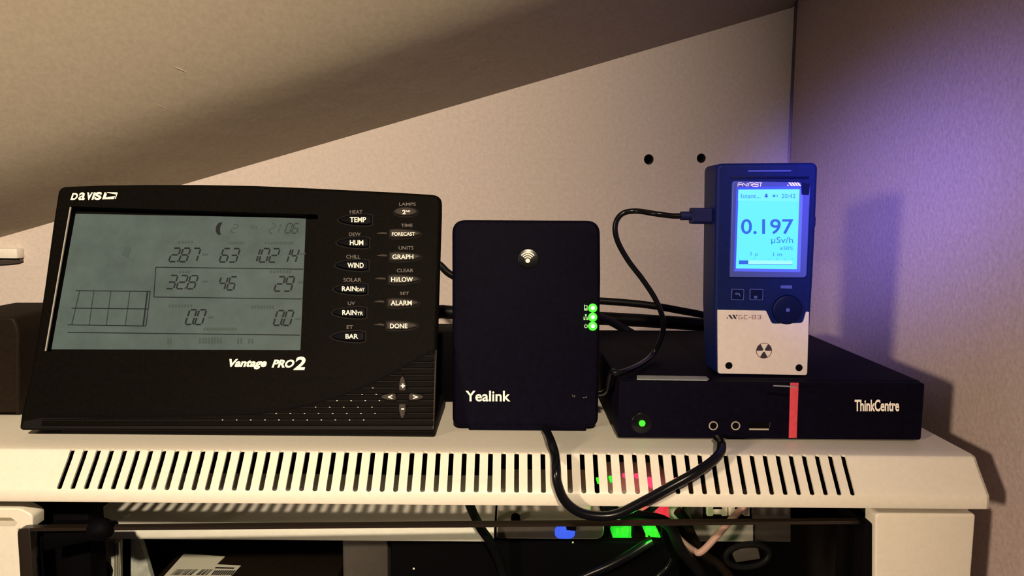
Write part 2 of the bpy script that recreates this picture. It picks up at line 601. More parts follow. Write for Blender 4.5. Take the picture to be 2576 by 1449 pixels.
SW = pitch * 0.37 / 2
rows = [S_TOP, S_TOP + .08, S_TOP + .25, S_TOP + .45] + [2, 2.5, 3, 4, 5, 6, 7] + [S_BOT - .55, S_BOT - .3, S_BOT - .12, S_BOT]
rows = sorted(set(round(r, 3) for r in rows))
def halfw(s):
    a = min(1.0, (s - S_TOP) / .45)
    b = min(1.0, (S_BOT - s) / .62)
    k = min(a, b)
    return SW * math.sqrt(max(0.0, 1 - (1 - k) ** 2))
vs, fs = [], []
def addrow(xs_, s):
    b = len(vs)
    y, z = pp(s)
    vs.extend(V(x, y, z) for x in xs_)
    return b
cells = [xa + pitch * i for i in range(NSL)]
for c in cells:
    prev = None
    for s in rows:
        hwid = halfw(s)
        b = addrow([c - pitch / 2, c - hwid, c + hwid, c + pitch / 2], s)
        if prev is not None:
            fs.append([prev, b, b + 1, prev + 1])
            fs.append([prev + 2, b + 2, b + 3, prev + 3])
        prev = b
    for seq in ([0, 1, S_TOP], [S_BOT] + [8, 9, 10, 11, 12]):
        prev = None
        for s in seq:
            b = addrow([c - pitch / 2, c, c + pitch / 2], s)
            if prev is not None:
                fs.append([prev, b, b + 1, prev + 1]); fs.append([prev + 1, b + 1, b + 2, prev + 2])
            prev = b
seq = [0, 1, S_TOP] + [r for r in rows if r > S_TOP] + [8, 9, 10, 11, 12]
for x0, x1 in ((CX0, cells[0] - pitch / 2), (cells[-1] + pitch / 2, CX1)):
    prev = None
    for s in seq:
        b = addrow([x0, x1], s)
        if prev is not None:
            fs.append([prev, b, b + 1, prev + 1])
        prev = b
bm = bmesh.new()
bv = [bm.verts.new(v) for v in vs]
for f in fs:
    try:
        bm.faces.new([bv[i] for i in f])
    except ValueError:
        pass
bmesh.ops.remove_doubles(bm, verts=bm.verts[:], dist=1e-5)
bmesh.ops.recalc_face_normals(bm, faces=bm.faces)
bm.verts.index_update()
tot = sum((f.normal.z * f.calc_area() for f in bm.faces if f.calc_center_median().z > EZ + ZT - .002), 0)
vv = [v.co.copy() for v in bm.verts]
ff = [[v.index for v in f.verts] for f in bm.faces]
if tot < 0:
    ff = [q[::-1] for q in ff]
bm.free()
lip = emit('slotted_lip', vv, ff, M['cab'], cab, sm=50)
so = lip.modifiers.new('thickness', 'SOLIDIFY')
so.thickness = 0.0012
so.offset = -1.0
lip.modifiers.new('crease', 'EDGE_SPLIT').split_angle = math.radians(50)
# rounded end cheek of the lip
for xx, sgn in ((CX1, 1), (CX0, -1)):
    pr = prof + [(0.4000, ZT - .0005)]
    vs = [V(xx, y, z) for y, z in pr[1:]] + [V(xx - sgn * .0012, y, z) for y, z in pr[1:]]
    n = len(pr) - 1
    fs = [list(range(n)), list(range(n, 2 * n))[::-1]] + [[i, (i + 1) % n, n + (i + 1) % n, n + i] for i in range(n)]
    emit('end_cheek', *fixn(vs, fs), M['cab'], cab)
emit('top_panel', *box(CX0, 0.408, ZT - .0012, CX1, YW, ZT), M['cab'], cab)
emit('side_panel', *box(CX1 - .0015, 0.400, ZB, CX1, YW, ZT - .0013), M['cab'], cab)
emit('side_panel', *box(CX0, 0.400, ZB, CX0 + .0015, YW, ZT - .0013), M['cab'], cab)
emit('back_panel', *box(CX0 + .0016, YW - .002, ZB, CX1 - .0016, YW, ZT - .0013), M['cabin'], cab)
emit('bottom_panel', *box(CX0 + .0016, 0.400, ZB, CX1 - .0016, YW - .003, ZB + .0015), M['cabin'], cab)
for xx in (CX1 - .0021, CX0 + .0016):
    emit('side_shade', *box(xx, 0.402, ZB + .002, xx + .0005, YW - .0025, ZT - .002), M['cabin'], cab)  # dark sheets added to paint the inner sides as shaded
# front stiles
fs_ = Face(V(0, 0.392, 0), (1, 0, 0), (0, 0, 1))
rp = rpoly([fs_.uv(2200, 1449 + 600), (CX1 - .0006, fs_.uv(2465, 2050)[1]), (CX1 - .0006, fs_.uv(2468, 1293)[1]), fs_.uv(2203, 1291)], [0, 0, .002, .003])
emit('front_stile', *slab(fs_, rp, -.012, 0, .0012), M['cab'], cab)
xl = fs_.uv(45, 1340)[0]
lp = rpoly([(CX0 + .0006, -.40), (xl, -.40), (xl, fs_.uv(45, 1332)[1]), (fs_.uv(82, 1330)[0], fs_.uv(82, 1330)[1]), (fs_.uv(82, 1296)[0], fs_.uv(82, 1296)[1]), fs_.uv(50, 1279), (CX0 + .0006, fs_.uv(0, 1279)[1])], [0, 0, .001, .001, .002, .002, 0])
slot = rpoly([fs_.uv(-30, 1324), fs_.uv(36, 1324), fs_.uv(45, 1315), fs_.uv(28, 1302), fs_.uv(-30, 1302)], .0006)
emit('front_stile', *slab(fs_, lp, -.010, 0, .0008, holes=[slot], hole_depth=.008), M['cab'], cab)
# inner dark hinge rail beside the right stile
emit('hinge_rail', *box(fs_.uv(2184, 1340)[0], .396, -.40, fs_.uv(2200, 1340)[0] + .004, .43, -.172, .001), M['blk'], cab)
# black mounting rail at the left
rx0, rx1 = onY(88, 1300, .414).x, onY(222, 1300, .414).x
emit('mounting_rail', *box(rx0, .414, ZB + .002, rx1, .4305, ZT - .003, .0008), M['blk'], cab)
# glass door, ajar, hinged at the right
dl = onY(45, 1331, .385); dr = onY(2196, 1303, .4035)
du = Vector((dr.x - dl.x, dr.y - dl.y, 0)).normalized()
dface = Face((dl.x, dl.y, dl.z), du, (0, 0, 1))
DW = (Vector((dr.x, dr.y, 0)) - Vector((dl.x, dl.y, 0))).length
door = emit('glass_door', *slab(dface, rpoly([(0, -.22), (DW, -.22), (DW, 0), (0, 0)], [0, 0, .002, .006]), -.004, 0, .0005), M['glass'], cab, label='clear tempered glass door leaf')
emit('top_edge', *slab(dface, [(.004, -.0012), (DW - .001, -.0012), (DW - .001, .0006), (.004, .0006)], -.0042, .0002), M['smoke'], door)
sw = dface.uv(80, 1400)[0]
emit('edge_band', *slab(dface, rpoly([(-.0002, -.22), (sw, -.22), (sw, .0004), (-.0002, .0004)], [0, 0, 0, .006]), -.0044, .0004, .0003), M['smoke'], door)
# door lock: block with a round knob
kb = dface.uv(252, 1340)
emit('door_lock', *slab(dface, rpoly([dface.uv(95, 1398), dface.uv(262, 1362), dface.uv(262, 1340), dface.uv(95, 1340)], .002), -.016, -.0046, .001), M['blk'], door)
kn = []
for i in range(9):
    a = math.pi * i / 8
    kn.append((math.sin(a), math.cos(a)))
vs, fs = [], []
kc = dface.pt(dface.uv(253, 1332), .0)
for rr, hh in kn:
    for k in range(20):
        q = 2 * math.pi * k / 20
        vs.append(kc + dface.u * (math.cos(q) * rr * .0072) + dface.v * (math.sin(q) * rr * .0064) + dface.n * (hh * .006))
for i in range(8):
    for k in range(20):
        l = (k + 1) % 20
        fs.append([i * 20 + k, (i + 1) * 20 + k, (i + 1) * 20 + l, i * 20 + l])
emit('lock_knob', *fixn(vs, fs), M['blk'], door, sm=60)
lk = Face(V(0, .43, 0), (1, 0, 0), (0, 0, 1))
emit('latch_arm', *slab(lk, rpoly([lk.uv(100, 1520), lk.uv(160, 1520), lk.uv(172, 1400), lk.uv(240, 1385), lk.uv(236, 1360), lk.uv(96, 1360)], .002), -.004, .0, .0006), M['blk'], cab)

# ------------------------------------------------------------------ inside the cabinet
YS = 0.432
pz = onY(740, 1325, YS).z - EZ
pb = onY(740, 1359, YS).z - EZ
xs0, xs1 = onY(196, 1330, YS).x, onY(1243, 1330, YS).x
sh = empty('rack_shelf', V((xs0 + xs1) / 2, .48, pb), 'thin white steel shelf behind the glass, striped by light from the slots', 'shelf')
emit('shelf_plate', *box(xs0, YS + .0011, pz - .0012, xs1, .522, pz), M['shelf'], sh)
emit('front_flange', *box(xs0, YS, pb, xs1, YS + .001, pz, .0003), M['shelf'], sh)
emit('rear_flange', *box(xs0, .521, pb, xs1, .522, pz - .0013), M['shelf'], sh)
bp = onZ(270, 1322, pz)
emit('rivet', *slab(Face(V(bp.x + .004, .445, pz), (1, 0, 0), (0, 1, 0)), ellipse(0, 0, .003, .003, 14), 0, .0012, .0006), M['shelf'], sh)

# grey modem right of the shelf
mx0, mx1 = onY(1249, 1330, YS).x, onY(1519, 1330, YS).x
modem = empty('modem', V((mx0 + mx1) / 2, .48, pb), 'flat grey modem with a blue light beside the white shelf', 'modem')
mf = Face(V(0, YS - .001, 0), (1, 0, 0), (0, 0, 1))
bl_, br_ = mf.uv(1249, 1357), mf.uv(1519, 1357)
tz = mf.uv(1380, 1311)[1]
mo = rpoly([(bl_[0], br_[1]), (br_[0], br_[1]), (br_[0], tz), (bl_[0], tz)], [.0015, .008, .001, .0015])
emit('housing', *slab(mf, mo, -.09, 0, .0008), M['grey'], modem)
emit('front_panel', *slab(mf, inset(ccw(mo), .0007), 0, .0004), M['greyd'], modem)
bc = mf.uv(1421, 1337)
emit('status_light', *slab(mf, rrect(bc[0] - .0062, bc[1] - .0042, bc[0] + .0062, bc[1] + .0042, .0035), .0004, .0009), M['bled'], modem, label='glowing blue light')
emit('catch', *slab(mf, rpoly([mf.uv(1423, 1310), mf.uv(1450, 1322), mf.uv(1446, 1330), mf.uv(1424, 1328)], .0006), .0009, .0035, .0004), M['blk'], modem)
emit('button', *slab(mf, ellipse(*mf.uv(1297, 1306), .0028, .0022, 16), -.004, .0012, .0008), M['blk'], modem)

# small pale switch further right, status lights on its front
sy = 0.470
sx0, sx1 = onY(1540, 1300, sy).x, onY(1716, 1300, sy).x
st = onY(1640, 1262, sy).z - EZ
sb = -.2035
swt = empty('network_switch', V((sx0 + sx1) / 2, .51, sb), 'small pale network switch lit red and green behind the slots', 'switch')
emit('housing', *box(sx0, sy, sb, sx1, .548, st, .001), M['shelf'], swt)
for px, py in ((1508, 1211), (1540, 1207)):
    c = onZ(px, py, st)
    fc = Face((c.x, c.y, c.z), (1, 0, 0), (0, 1, 0))
    emit('port_light', *slab(fc, rrect(-.0020, -.005, .0034, .005, .0006), 0.0, .0012, .0003), M['gled'], modem if px < 1500 else swt, label='green port light')
for px, py, a, b in ((1573, 1198, .002, .004), (1604, 1199, .0026, .004), (1640, 1216, .0034, .010), (1706, 1215, .003, .008)):
    c = onZ(px, py, st)
    fc = Face((c.x, c.y, c.z), (1, 0, 0), (0, 1, 0))
    emit('port_light', *slab(fc, ellipse(0, 0, a, b, 16), 0.0, .0012, .0003), M['rled'], swt, label='red port light')
lamp('port_light_red', 'POINT', (onY(1650, 1220, .455).x, .5, EZ + st + .02), 0.008, (1, .08, .14), .004)
lamp('port_light_green', 'POINT', tuple(onY(1632, 1347, .4215)), 0.022, (.05, 1, .06), .003)
lamp('modem_light_blue', 'POINT', tuple(mf.pt(bc, .006)), 0.0010, (.08, .2, 1), .002)

# clear plugs glowing green at the lower front
gy = .436
fg = Face(V(0, gy, 0), (1, 0, 0), (0, 0, 1))
for i, (pts, lab) in enumerate((([(1541, 1354), (1590, 1354), (1588, 1312), (1570, 1312), (1566, 1328), (1545, 1330)], 'clear network plug glowing green under the hanging loop'),
                                ([(1622, 1342), (1640, 1352), (1664, 1354), (1650, 1326), (1626, 1318)], 'slanted clear network plug glowing green at the end of the row'))):
    q = rpoly(fg.poly(pts), .0006, 3)
    pl = empty('network_plug', fg.pt((sum(p[0] for p in q) / len(q), min(p[1] for p in q)), -.006), lab, 'plug')
    emit('plug_body', *slab(fg, q, -.012, 0, .0006), M['gplug'], pl)
    cx = sum(p[0] for p in q) / len(q); cy = sum(p[1] for p in q) / len(q)
    for k in range(3):
        emit('contact', *slab(fg, [(cx - .004 + k * .003, cy - .003), (cx - .0024 + k * .003, cy - .003), (cx - .0024 + k * .003, cy + .001), (cx - .004 + k * .003, cy + .001)], 0, .0005), M['gled'], pl)
    emit('latch_tab', *slab(fg, [(cx + .0052, cy - .004), (cx + .0062, cy - .004), (cx + .0062, cy + .005), (cx + .0052, cy + .005)], 0, .003), M['blk'], pl)
# red ribbed boot and red clip
rb = empty('cable_boot', onY(1670, 1305, .446), 'ribbed cable boot glowing red under the lip', 'cable boot')
for k in range(6):
    y0 = 1268 + k * 6.0
    w0 = 9 + k * 1.9
    a = onY(1673 - k * 1.2, y0 + 2.6, .446)
    emit('rib', *slab(Face((a.x, a.y, a.z), (1, 0, 0), (0, 0, 1)), rrect(-w0 * .45 / F, -.0004, w0 * .45 / F, .0004, .0002, 2), -.006, 0, .0003), M['rplug'], rb)
a0, a1 = onY(1676, 1264, .4495), onY(1668, 1304, .4495)
emit('boot_core', *tube([a0, a1], .0022, 10, 0), M['red'], rb)
rc = Face(V(0, .445, 0), (1, 0, 0), (0, 0, 1))
tag(emit('cable_clip', *slab(rc, rpoly(rc.poly([(1604, 1283), (1628, 1282), (1628, 1274), (1606, 1276)]), .0004), -.006, 0, .0004), M['rplug']), 'little red glowing clip left of the ribbed boot', 'clip')

wp = Face(V(0, .4275, 0), (1, 0, 0), (0, 0, 1))
tag(emit('cable_plug', *slab(wp, rpoly(wp.poly([(1446, 1273), (1462, 1284), (1486, 1288), (1489, 1266), (1450, 1262)]), .0012), -.010, 0, .001), M['white']), 'small white plug tucked behind the drooping cable loop', 'plug')
# keystone panel
kf = Face(V(0, .452, 0), (1, 0, 0), (0, 0, 1))
kp = empty('keystone_panel', kf.pt(kf.uv(1850, 1362), -.02), 'dark grey patch panel carrying two white sockets under the lip', 'patch panel')
o = rpoly([kf.uv(1740, 1362), kf.uv(1990, 1364), kf.uv(1990, 1262), kf.uv(1738, 1260)], .0008)
emit('panel_body', *slab(kf, o, -.03, 0, .0006), M['greyd'], kp)
emit('blank_plate', *slab(kf, rpoly(kf.poly([(1738, 1359), (1893, 1360), (1893, 1312), (1738, 1308)]), .0008), 0, .002, .0005), M['grey'], kp)
emit('shadow_gap', *slab(kf, kf.poly([(1768, 1305), (1890, 1305), (1890, 1260), (1768, 1260)]), 0, .0006), M['blk'], kp)
for x0, x1 in ((1775, 1826), (1829, 1881)):
    ks = emit('keystone_socket', *slab(kf, rpoly(kf.poly([(x0, 1292), (x0 + 14, 1292), (x0 + 16, 1288), (x1 - 16, 1288), (x1 - 14, 1292), (x1, 1292), (x1, 1262), (x0, 1262)]), .0003, 2), .0006, .004, .0004), M['white'], kp, label='white socket')
    emit('socket_mouth', *slab(kf, kf.poly([(x0 + 14, 1274), (x1 - 14, 1274), (x1 - 16, 1268), (x0 + 16, 1268)]), .004, .0043), M['blk'], ks)

# black power box below
pf = Face(V(0, .440, 0), (1, 0, 0), (0, 0, 1))
xo0, xo1 = pf.uv(983, 1400)[0], pf.uv(1712, 1400)[0]
ztop = pf.uv(1400, 1361)[1]
pbx = empty('power_unit', V((xo0 + xo1) / 2, .48, ZB + .0016), 'long black power unit below the modem with tiny pale lights', 'power unit')
emit('housing', *slab(pf, rrect(xo0, ZB + .0016, xo1, ztop, .002), -.09, 0, .001), M['blk'], pbx)
for px, py in ((1041, 1430), (1441, 1364), (1637, 1368)):
    emit('pilot_light', *slab(pf, ellipse(*pf.uv(px, py), .0006, .0006, 10), 0, .0004), M['print'], pbx)
# brown upright box left of it
bf = Face(V(0, .4435, 0), (1, 0, 0), (0, 0, 1))
tag(emit('battery_box', *slab(bf, rrect(bf.uv(862, 1400)[0], ZB + .0016, bf.uv(980, 1400)[0] - .001, bf.uv(900, 1358)[1], .002), -.06, 0, .001), M['greyd']), 'brownish upright box between the black power unit and the carton', 'box')
# carton with a paper label
zc = onY(480, 1449, .452).z - EZ + .004
ca, cb2 = onZ(560, 1402, zc), onZ(400, 1460, zc)
car = empty('carton', V((ca.x + cb2.x) / 2 + .01, .51, ZB + .0016), 'low dark carton with a white barcode label on top', 'carton')
cx0, cx1 = cb2.x - .004, onZ(850, 1449, zc).x
emit('box_body', *box(cx0, cb2.y - .012, ZB + .0016, cx1, ca.y + .022, zc, .001), M['brown'], car)
ft = Face(V(0, 0, zc), (1, 0, 0), (0, 1, 0))
lb = ft.poly([(404, 1460), (570, 1462), (606, 1424), (545, 1421), (566, 1401), (463, 1394)])
lab = emit('paper_label', *slab(ft, lb, 0, .0004), M['paper'], car)
bars = []
for k in range(22):
    x = 428 + k * 4.2 + random.uniform(-1, 1)
    if 12 < k < 15:
        continue
    bars.append(ft.poly([(x, 1449), (x + random.choice((1.4, 2.2, 3)), 1449), (x + 20, 1434), (x + 18.2, 1434)]))
for k in range(10):
    x = 530 + k * 5.4
    bars.append(ft.poly([(x, 1449), (x + 3.4, 1449), (x + 14, 1437), (x + 10, 1437)]))
bars.append(ft.poly([(540, 1432), (588, 1433), (590, 1430), (543, 1428)]))
emit('barcode', *flat(ft, bars, .0006), M['darkp'], lab)
zz = Face(V(0, .512, 0), (1, 0, 0), (0, 0, 1))
tag(emit('label_highlight', *slab(zz, rpoly(zz.poly([(452, 1396), (507, 1398), (497, 1360), (470, 1360)]), .0006), -.002, 0, .0003), M['greyd']), 'grey patch in place of a highlight behind the barcode label', 'highlight_patch')  # upright grey sheet modelled in place of a highlight
# galvanised bracket with a black bolt
gf_ = Face(V(0, .4385, 0), (1, 0, 0), (0, 0, 1))
br = empty('steel_bracket', gf_.pt(gf_.uv(290, 1449 + 300), -.02), 'dull galvanised angle bracket with a black bolt below the white shelf', 'bracket')
emit('front_leg', *slab(gf_, rpoly(gf_.poly([(230, 1760), (302, 1760), (302, 1360), (278, 1358), (228, 1368)]), .001), -.003, 0, .0006), M['galv'], br)
emit('bend', *slab(gf_, rpoly(gf_.poly([(290, 1760), (304, 1760), (304, 1360), (291, 1360)]), .0005), 0, .0022, .0009), M['steel'], br)
emit('side_leg', *slab(gf_, rpoly(gf_.poly([(303, 1760), (440, 1760), (323, 1362), (303, 1360)]), .001), -.016, -.012, .0006), M['galv'], br)
bb = gf_.uv(258, 1435)
bolt = emit('bolt', *slab(gf_, ellipse(bb[0], bb[1], .0066, .0066, 20), 0, .004, .0015), M['blk'], br)
emit('bolt_head', *slab(gf_, ellipse(bb[0] + .0008, bb[1] - .0006, .0026, .0026, 14), .004, .0068, .0014), M['steel'], bolt)
g2 = Face(V(0, .465, 0), (1, 0, 0), (0, 0, 1))
tag(emit('steel_plate', *slab(g2, rpoly(g2.poly([(180, 1760), (228, 1760), (228, 1412), (163, 1396)]), .001), -.003, 0, .0006), M['grey']), 'grey plate with a sloping top left of the galvanised bracket', 'plate')
g3 = Face(V(0, .44, 0), (1, 0, 0), (0, 0, 1))
hp = empty('hinge_pin', g3.pt(g3.uv(90, 1449), 0), 'pale hinge pieces behind the smoked door edge at left', 'hinge')
emit('upper_knuckle', *slab(g3, rpoly(g3.poly([(80, 1402), (97, 1402), (90, 1370), (88, 1340), (80, 1340)]), .0006), -.003, 0, .0004), M['shelf'], hp)
emit('lower_knuckle', *slab(g3, rpoly(g3.poly([(80, 1560), (98, 1560), (98, 1424), (82, 1424)]), .0006), -.003, 0, .0004), M['grey'], hp)
emit('pin', *slab(g3, ellipse(*g3.uv(110, 1412), .0014, .0018, 12), 0, .002, .0006), M['steel'], hp)
# cable tie ring at the right
cr = onY(1880, 1398, .445)
rf = Face((cr.x, cr.y, cr.z), (1, 0, .1), (-.1, 0, 1))
tr = empty('cable_ring', cr - Vector((0, 0, .011)), 'black cable ring holding a pale block right of the pink cable', 'cable ring')
pts = [rf.pt((.0125 * math.cos(t) * 1.1, .0075 * math.sin(t)), 0) for t in [2 * math.pi * i / 24 for i in range(25)]]
emit('ring', *tube(pts, .0019, 10, 0), M['cable'], tr)
emit('pale_block', *slab(rf, rpoly([(-.007, -.0045), (.0085, -.0035), (.0075, .004), (-.0065, .0045), (-.009, .001)], .001), -.006, -.001, .0006), M['greyd'], tr)

# ------------------------------------------------------------------ cables inside
def cable(name, pts, r, m, label, cat='cable', group=None, seg=12):
    o = emit(name, *tube(pts, r, seg, 8), m)
    tag(o, label, cat, group)
    return o
cable('power_cable', [onY(1176, 1255, .418), onY(1190, 1290, .418), onY(1210, 1330, .420), onY(1236, 1368, .424), onY(1262, 1430, .43), onY(1275, 1500, .432)], .0027, M['cable'], 'straight black cable slanting down across the white shelf')
cable('patch_cable', [onY(1640, 1362, .428), onY(1618, 1374, .427), onY(1580, 1398, .426), onY(1530, 1424, .427), onY(1470, 1450, .43), onY(1420, 1480, .433)], .0030, M['blkgloss'], 'glossy black patch cable shining green below the plugs')
cable('patch_cable', [onY(1690, 1405, .430), onY(1678, 1428, .430), onY(1655, 1449, .43), onY(1630, 1470, .432)], .0016, M['blkgloss'], 'thin black patch cable with a green edge at the bottom')
cable('patch_cable', [onY(1872, 1274, .4445), onY(1840, 1306, .438), onY(1800, 1352, .431), onY(1764, 1388, .429), onY(1745, 1385, .4325), onY(1715, 1362, .4350), onY(1696, 1338, .4355)], .0021, M['pink'], 'pale patch cable coloured pink for the red light on it, bent in a V below the white sockets')
cable('patch_cable', [onY(1522, 1268, .4255), onY(1560, 1292, .4265), onY(1620, 1300, .4265), onY(1680, 1318, .4260), onY(1712, 1380, .4265), onY(1760, 1440, .432), onY(1790, 1500, .438)], .0034, M['cable'], 'thick black patch cable running under the red boot')
cable('patch_cable', [onY(1660, 1262, .4380), onY(1642, 1278, .4380), onY(1622, 1292, .4365), onY(1600, 1298, .436)], .0020, M['cable'], 'short black patch cable between red clip and red boot')
cable('patch_cable', [onY(1704, 1285, .4435), onY(1726, 1310, .4435), onY(1742, 1350, .4445), onY(1772, 1395, .4455), onY(1812, 1425, .446), onY(1850, 1470, .447)], .0030, M['brown'], 'dark brown patch cable behind the pink one')

# ------------------------------------------------------------------ weather console
zb0 = onY(600, 1083, .4150).z - EZ
zt0 = onY(600, 476, .466).z - EZ
wv = Vector((0, .466 - .415, zt0 - zb0)).normalized()
W = Face(V(0, .4150, zb0), (1, 0, 0), wv)
con = empty('weather_console', V(-.165, .46, ZT), 'black weather station console with a grey display, leaning back on the cabinet', 'weather console')
outl = rpoly(W.poly([(46, 1081), (1094, 1085), (1096, 1000), (1102, 800), (1112, 489), (1000, 482), (880, 476), (760, 470), (640, 465), (500, 462.5), (360, 462.5), (250, 464), (146, 468), (132, 560), (110, 720), (78, 930), (52, 1035)]),
             [.002, .002, 0, 0, .0065, 0, 0, 0, 0, 0, 0, 0, .005, 0, 0, .01, .006])
win = rpoly(W.poly([(112, 884), (772, 890), (800, 540), (178, 519)]), .001)
front = slab(W, outl, -.024, 0.0, .0022, holes=[win], hole_depth=.0065, taper=.002)
emit('housing', *front, M['char'], con)
# rear body, wedge shaped, resting on the cabinet
rear = inset(ccw(rpoly(W.poly([(60, 1062), (1080, 1066), (1096, 500), (160, 480)]), .006)), .004)
emit('rear_shell', *slab(W, rear, -.040, -.0242, 0), M['chard'], con)
ux0, ux1 = W.uv(128, 1090)[0], W.uv(1090, 1090)[0]
emit('base_foot', *box(ux0, .4235, ZT, ux1, .49, zb0 + .004, .001), M['chard'], con)
emit('kick_stand', *slab(Face(V(-.165, .53, ZT), (1, 0, 0), (0, -.40, 1)), rrect(-.07, .0005, .07, .09, .003), -.003, 0, .0005), M['chard'], con)
# display
DH = -.0064
lcdp = W.poly([(120, 879), (756, 881), (770, 549), (184, 538)], DH)
lcd = emit('display', *slab(W, lcdp, DH - .0005, DH + .0003), M['lcd'], con, label='grey green liquid crystal display')
H_ = DH + .0005
emit('edge_glint', *slab(W, W.poly([(113.5, 883), (116.3, 883), (179.3, 521), (176.5, 521)], .0), -.0005, .0004), M['edge'], con, label='glint painted along the left edge of the display window')  # pale strips painted for the glint on the window edge
emit('window_glint', *slab(W, W.poly([(123, 868), (124.4, 868), (182.4, 540), (181, 540)], DH), DH, DH + .0012), M['btn'], con, label='faint glint painted inside the display window')
def readout(s, px, m, name='figures', th=.13):
    emit(name, *segs(W, s, px, H_, th), M[m], lcd)
readout('2.87', (424, 624, 508, 658), 'seg')
readout('63', (551, 625, 607, 659), 'seg')
readout('102', (626, 625, 708, 659), 'seg')
readout('14', (706, 626, 756, 660), 'seg')
readout('32.8', (417, 693, 502, 726), 'seg')
readout('46', (546, 696, 600, 729), 'seg')
readout('29', (689, 696, 745, 732), 'seg')
readout('0.0', (465, 779, 522, 816), 'seg')
readout('0.0', (687, 781, 743, 818), 'seg')
readout('2', (580, 564, 602, 584), 'segf')
readout('21', (676, 562, 708, 586), 'segf')
readout('06', (716, 562, 756, 586), 'segm')
polys = []
def pl_(x0, y0, x1, y1, wd):
    polys.append(line(W, W.uv(x0, y0, H_), W.uv(x1, y1, H_), wd))
t1 = .0005
for a in ((392, 672, 763, 677), (392, 672, 387, 747), (387, 747, 759, 752), (170, 836, 754, 843),
          (190, 731, 378, 733), (180, 775, 372, 777), (170, 817, 366, 820)):
    pl_(*a, t1)
pl_(378, 733, 367, 820, .0005); pl_(371, 733, 360, 820, .0009)
emit('frame_lines', *flat(W, polys, H_), M['seg'], lcd)
polys = []
for x in (236, 279, 327):
    pl_(x, 732, x - 12, 819, .0005)
pl_(200, 732, 180, 818, .0006)
emit('grid_lines', *flat(W, polys, H_), M['segm'], lcd)
mc = W.uv(556, 575, H_)
moon = [(mc[0] - .0005 + .0028 * math.cos(t), mc[1] + .0042 * math.sin(t)) for t in [math.radians(70 + 220 * i / 20) for i in range(21)]]
moon += [(mc[0] + .0010 * math.cos(t) + .0004, mc[1] + .0036 * math.sin(t)) for t in [math.radians(290 - 220 * i / 8) for i in range(1, 8)]]
emit('moon_symbol', *flat(W, [moon], H_), M['seg'], lcd)
dashes = []
for x0, y0, x1, y1 in ((448, 606, 488, 612), (574, 608, 616, 614), (666, 608, 740, 614), (450, 681, 480, 687), (680, 680, 735, 686), (424, 766, 486, 772), (632, 768, 692, 776), (512, 824, 596, 831), (632, 568, 652, 575), (500, 850, 560, 864), (596, 850, 612, 864), (420, 852, 432, 866), (624, 852, 640, 864)):
    n = max(2, int((x1 - x0) / 7))
    for k in range(n):
        xa_ = x0 + (x1 - x0) * k / n
        q = W.poly([(xa_, y1), (xa_ + 4.2, y1), (xa_ + 5.2, y0), (xa_ + 1, y0)], H_)
        dashes.append(q)
for y, x in ((640, 508), (638, 754), (708, 508), (710, 748), (798, 522), (802, 742)):
    dashes.append(W.poly([(x, y + 2), (x + 14, y + 2), (x + 15, y - 2), (x + 1, y - 2)], H_))
emit('small_captions', *flat(W, dashes, H_), M['segf'], lcd)
ar = [[W.uv(306, 640, H_), W.uv(322, 648, H_), W.uv(330, 622, H_), W.uv(314, 620, H_)]]
emit('wind_arrow', *flat(W, ar, H_), M['sega'], lcd)
# brand lettering
HP = .00025
emit('lettering', *text(W, 'D', (177, 485.5, 198.5, 503), HP, .045, .35), M['print'], con)
for s, b in (('a', (196, 484, 217, 503.5)), ('v', (215.5, 484, 234, 503)), ('i', (230, 484, 240.5, 502.5))):
    if s == 'i':
        q = W.poly([(230, 502.5), (235, 502.5), (241, 484), (236, 484)], HP)
        emit('lettering', *flat(W, [q], HP), M['print'], con)
    else:
        emit('lettering', *text(W, s, b, HP, .022, .28), M['print'], con)
emit('lettering', *text(W, 'S', (236.5, 483, 257.5, 503), HP, .05, .2), M['print'], con)
logo = [W.poly(q, HP) for q in ([(257, 501.5), (263, 501.5), (268, 492), (268, 485), (263, 483.5)], [(261, 501.5), (286, 501), (289.5, 493), (276, 495), (264, 497)], [(269, 483.5), (296, 484), (294, 489.5), (280, 487), (270, 485)], [(288.5, 500.5), (291, 500.5), (296, 486), (293.5, 486)])]
emit('flag_logo', *flat(W, logo, HP), M['print'], con)
emit('lettering', *text(W, 'Vantage', (567, 903, 676, 929), HP, .045, .10), M['print'], con)
emit('lettering', *text(W, 'PRO', (683, 904.5, 744, 925), HP, .045, .14), M['print'], con)
emit('lettering', *text(W, '2', (738, 897, 774, 931), HP, .035, .30), M['print'], con)
# keys
def key(pts, r, m, hgt=.0016):
    q = rpoly(W.poly(pts), r)
    seat = inset(ccw(q), -.0007)
    return q, seat
def capsule(cx, cy, lx, rx, hy, point):
    """key outline: squared at one end, pointed at the other"""
    if point == 'L':
        pts = [(cx + rx, cy - hy * .8), (cx + rx, cy + hy * .8)]
        far = [(cx + rx - (rx + lx) * t, cy + hy * (1 - t ** 2.4) ** .6) for t in [0.15, .3, .45, .6, .75, .88, .96]]
        up = [(x, 2 * cy - y) for x, y in reversed(far)]
        return pts + far + [(cx - lx, cy)] + up
    pts = [(cx - lx, cy + hy * .8), (cx - lx, cy - hy * .8)]
    far = [(cx - lx + (rx + lx) * t, cy - hy * (1 - t ** 2.4) ** .6) for t in [0.15, .3, .45, .6, .75, .88, .96]]
    dn = [(x, 2 * cy - y) for x, y in reversed(far)]
    return pts + far + [(cx + rx, cy)] + dn
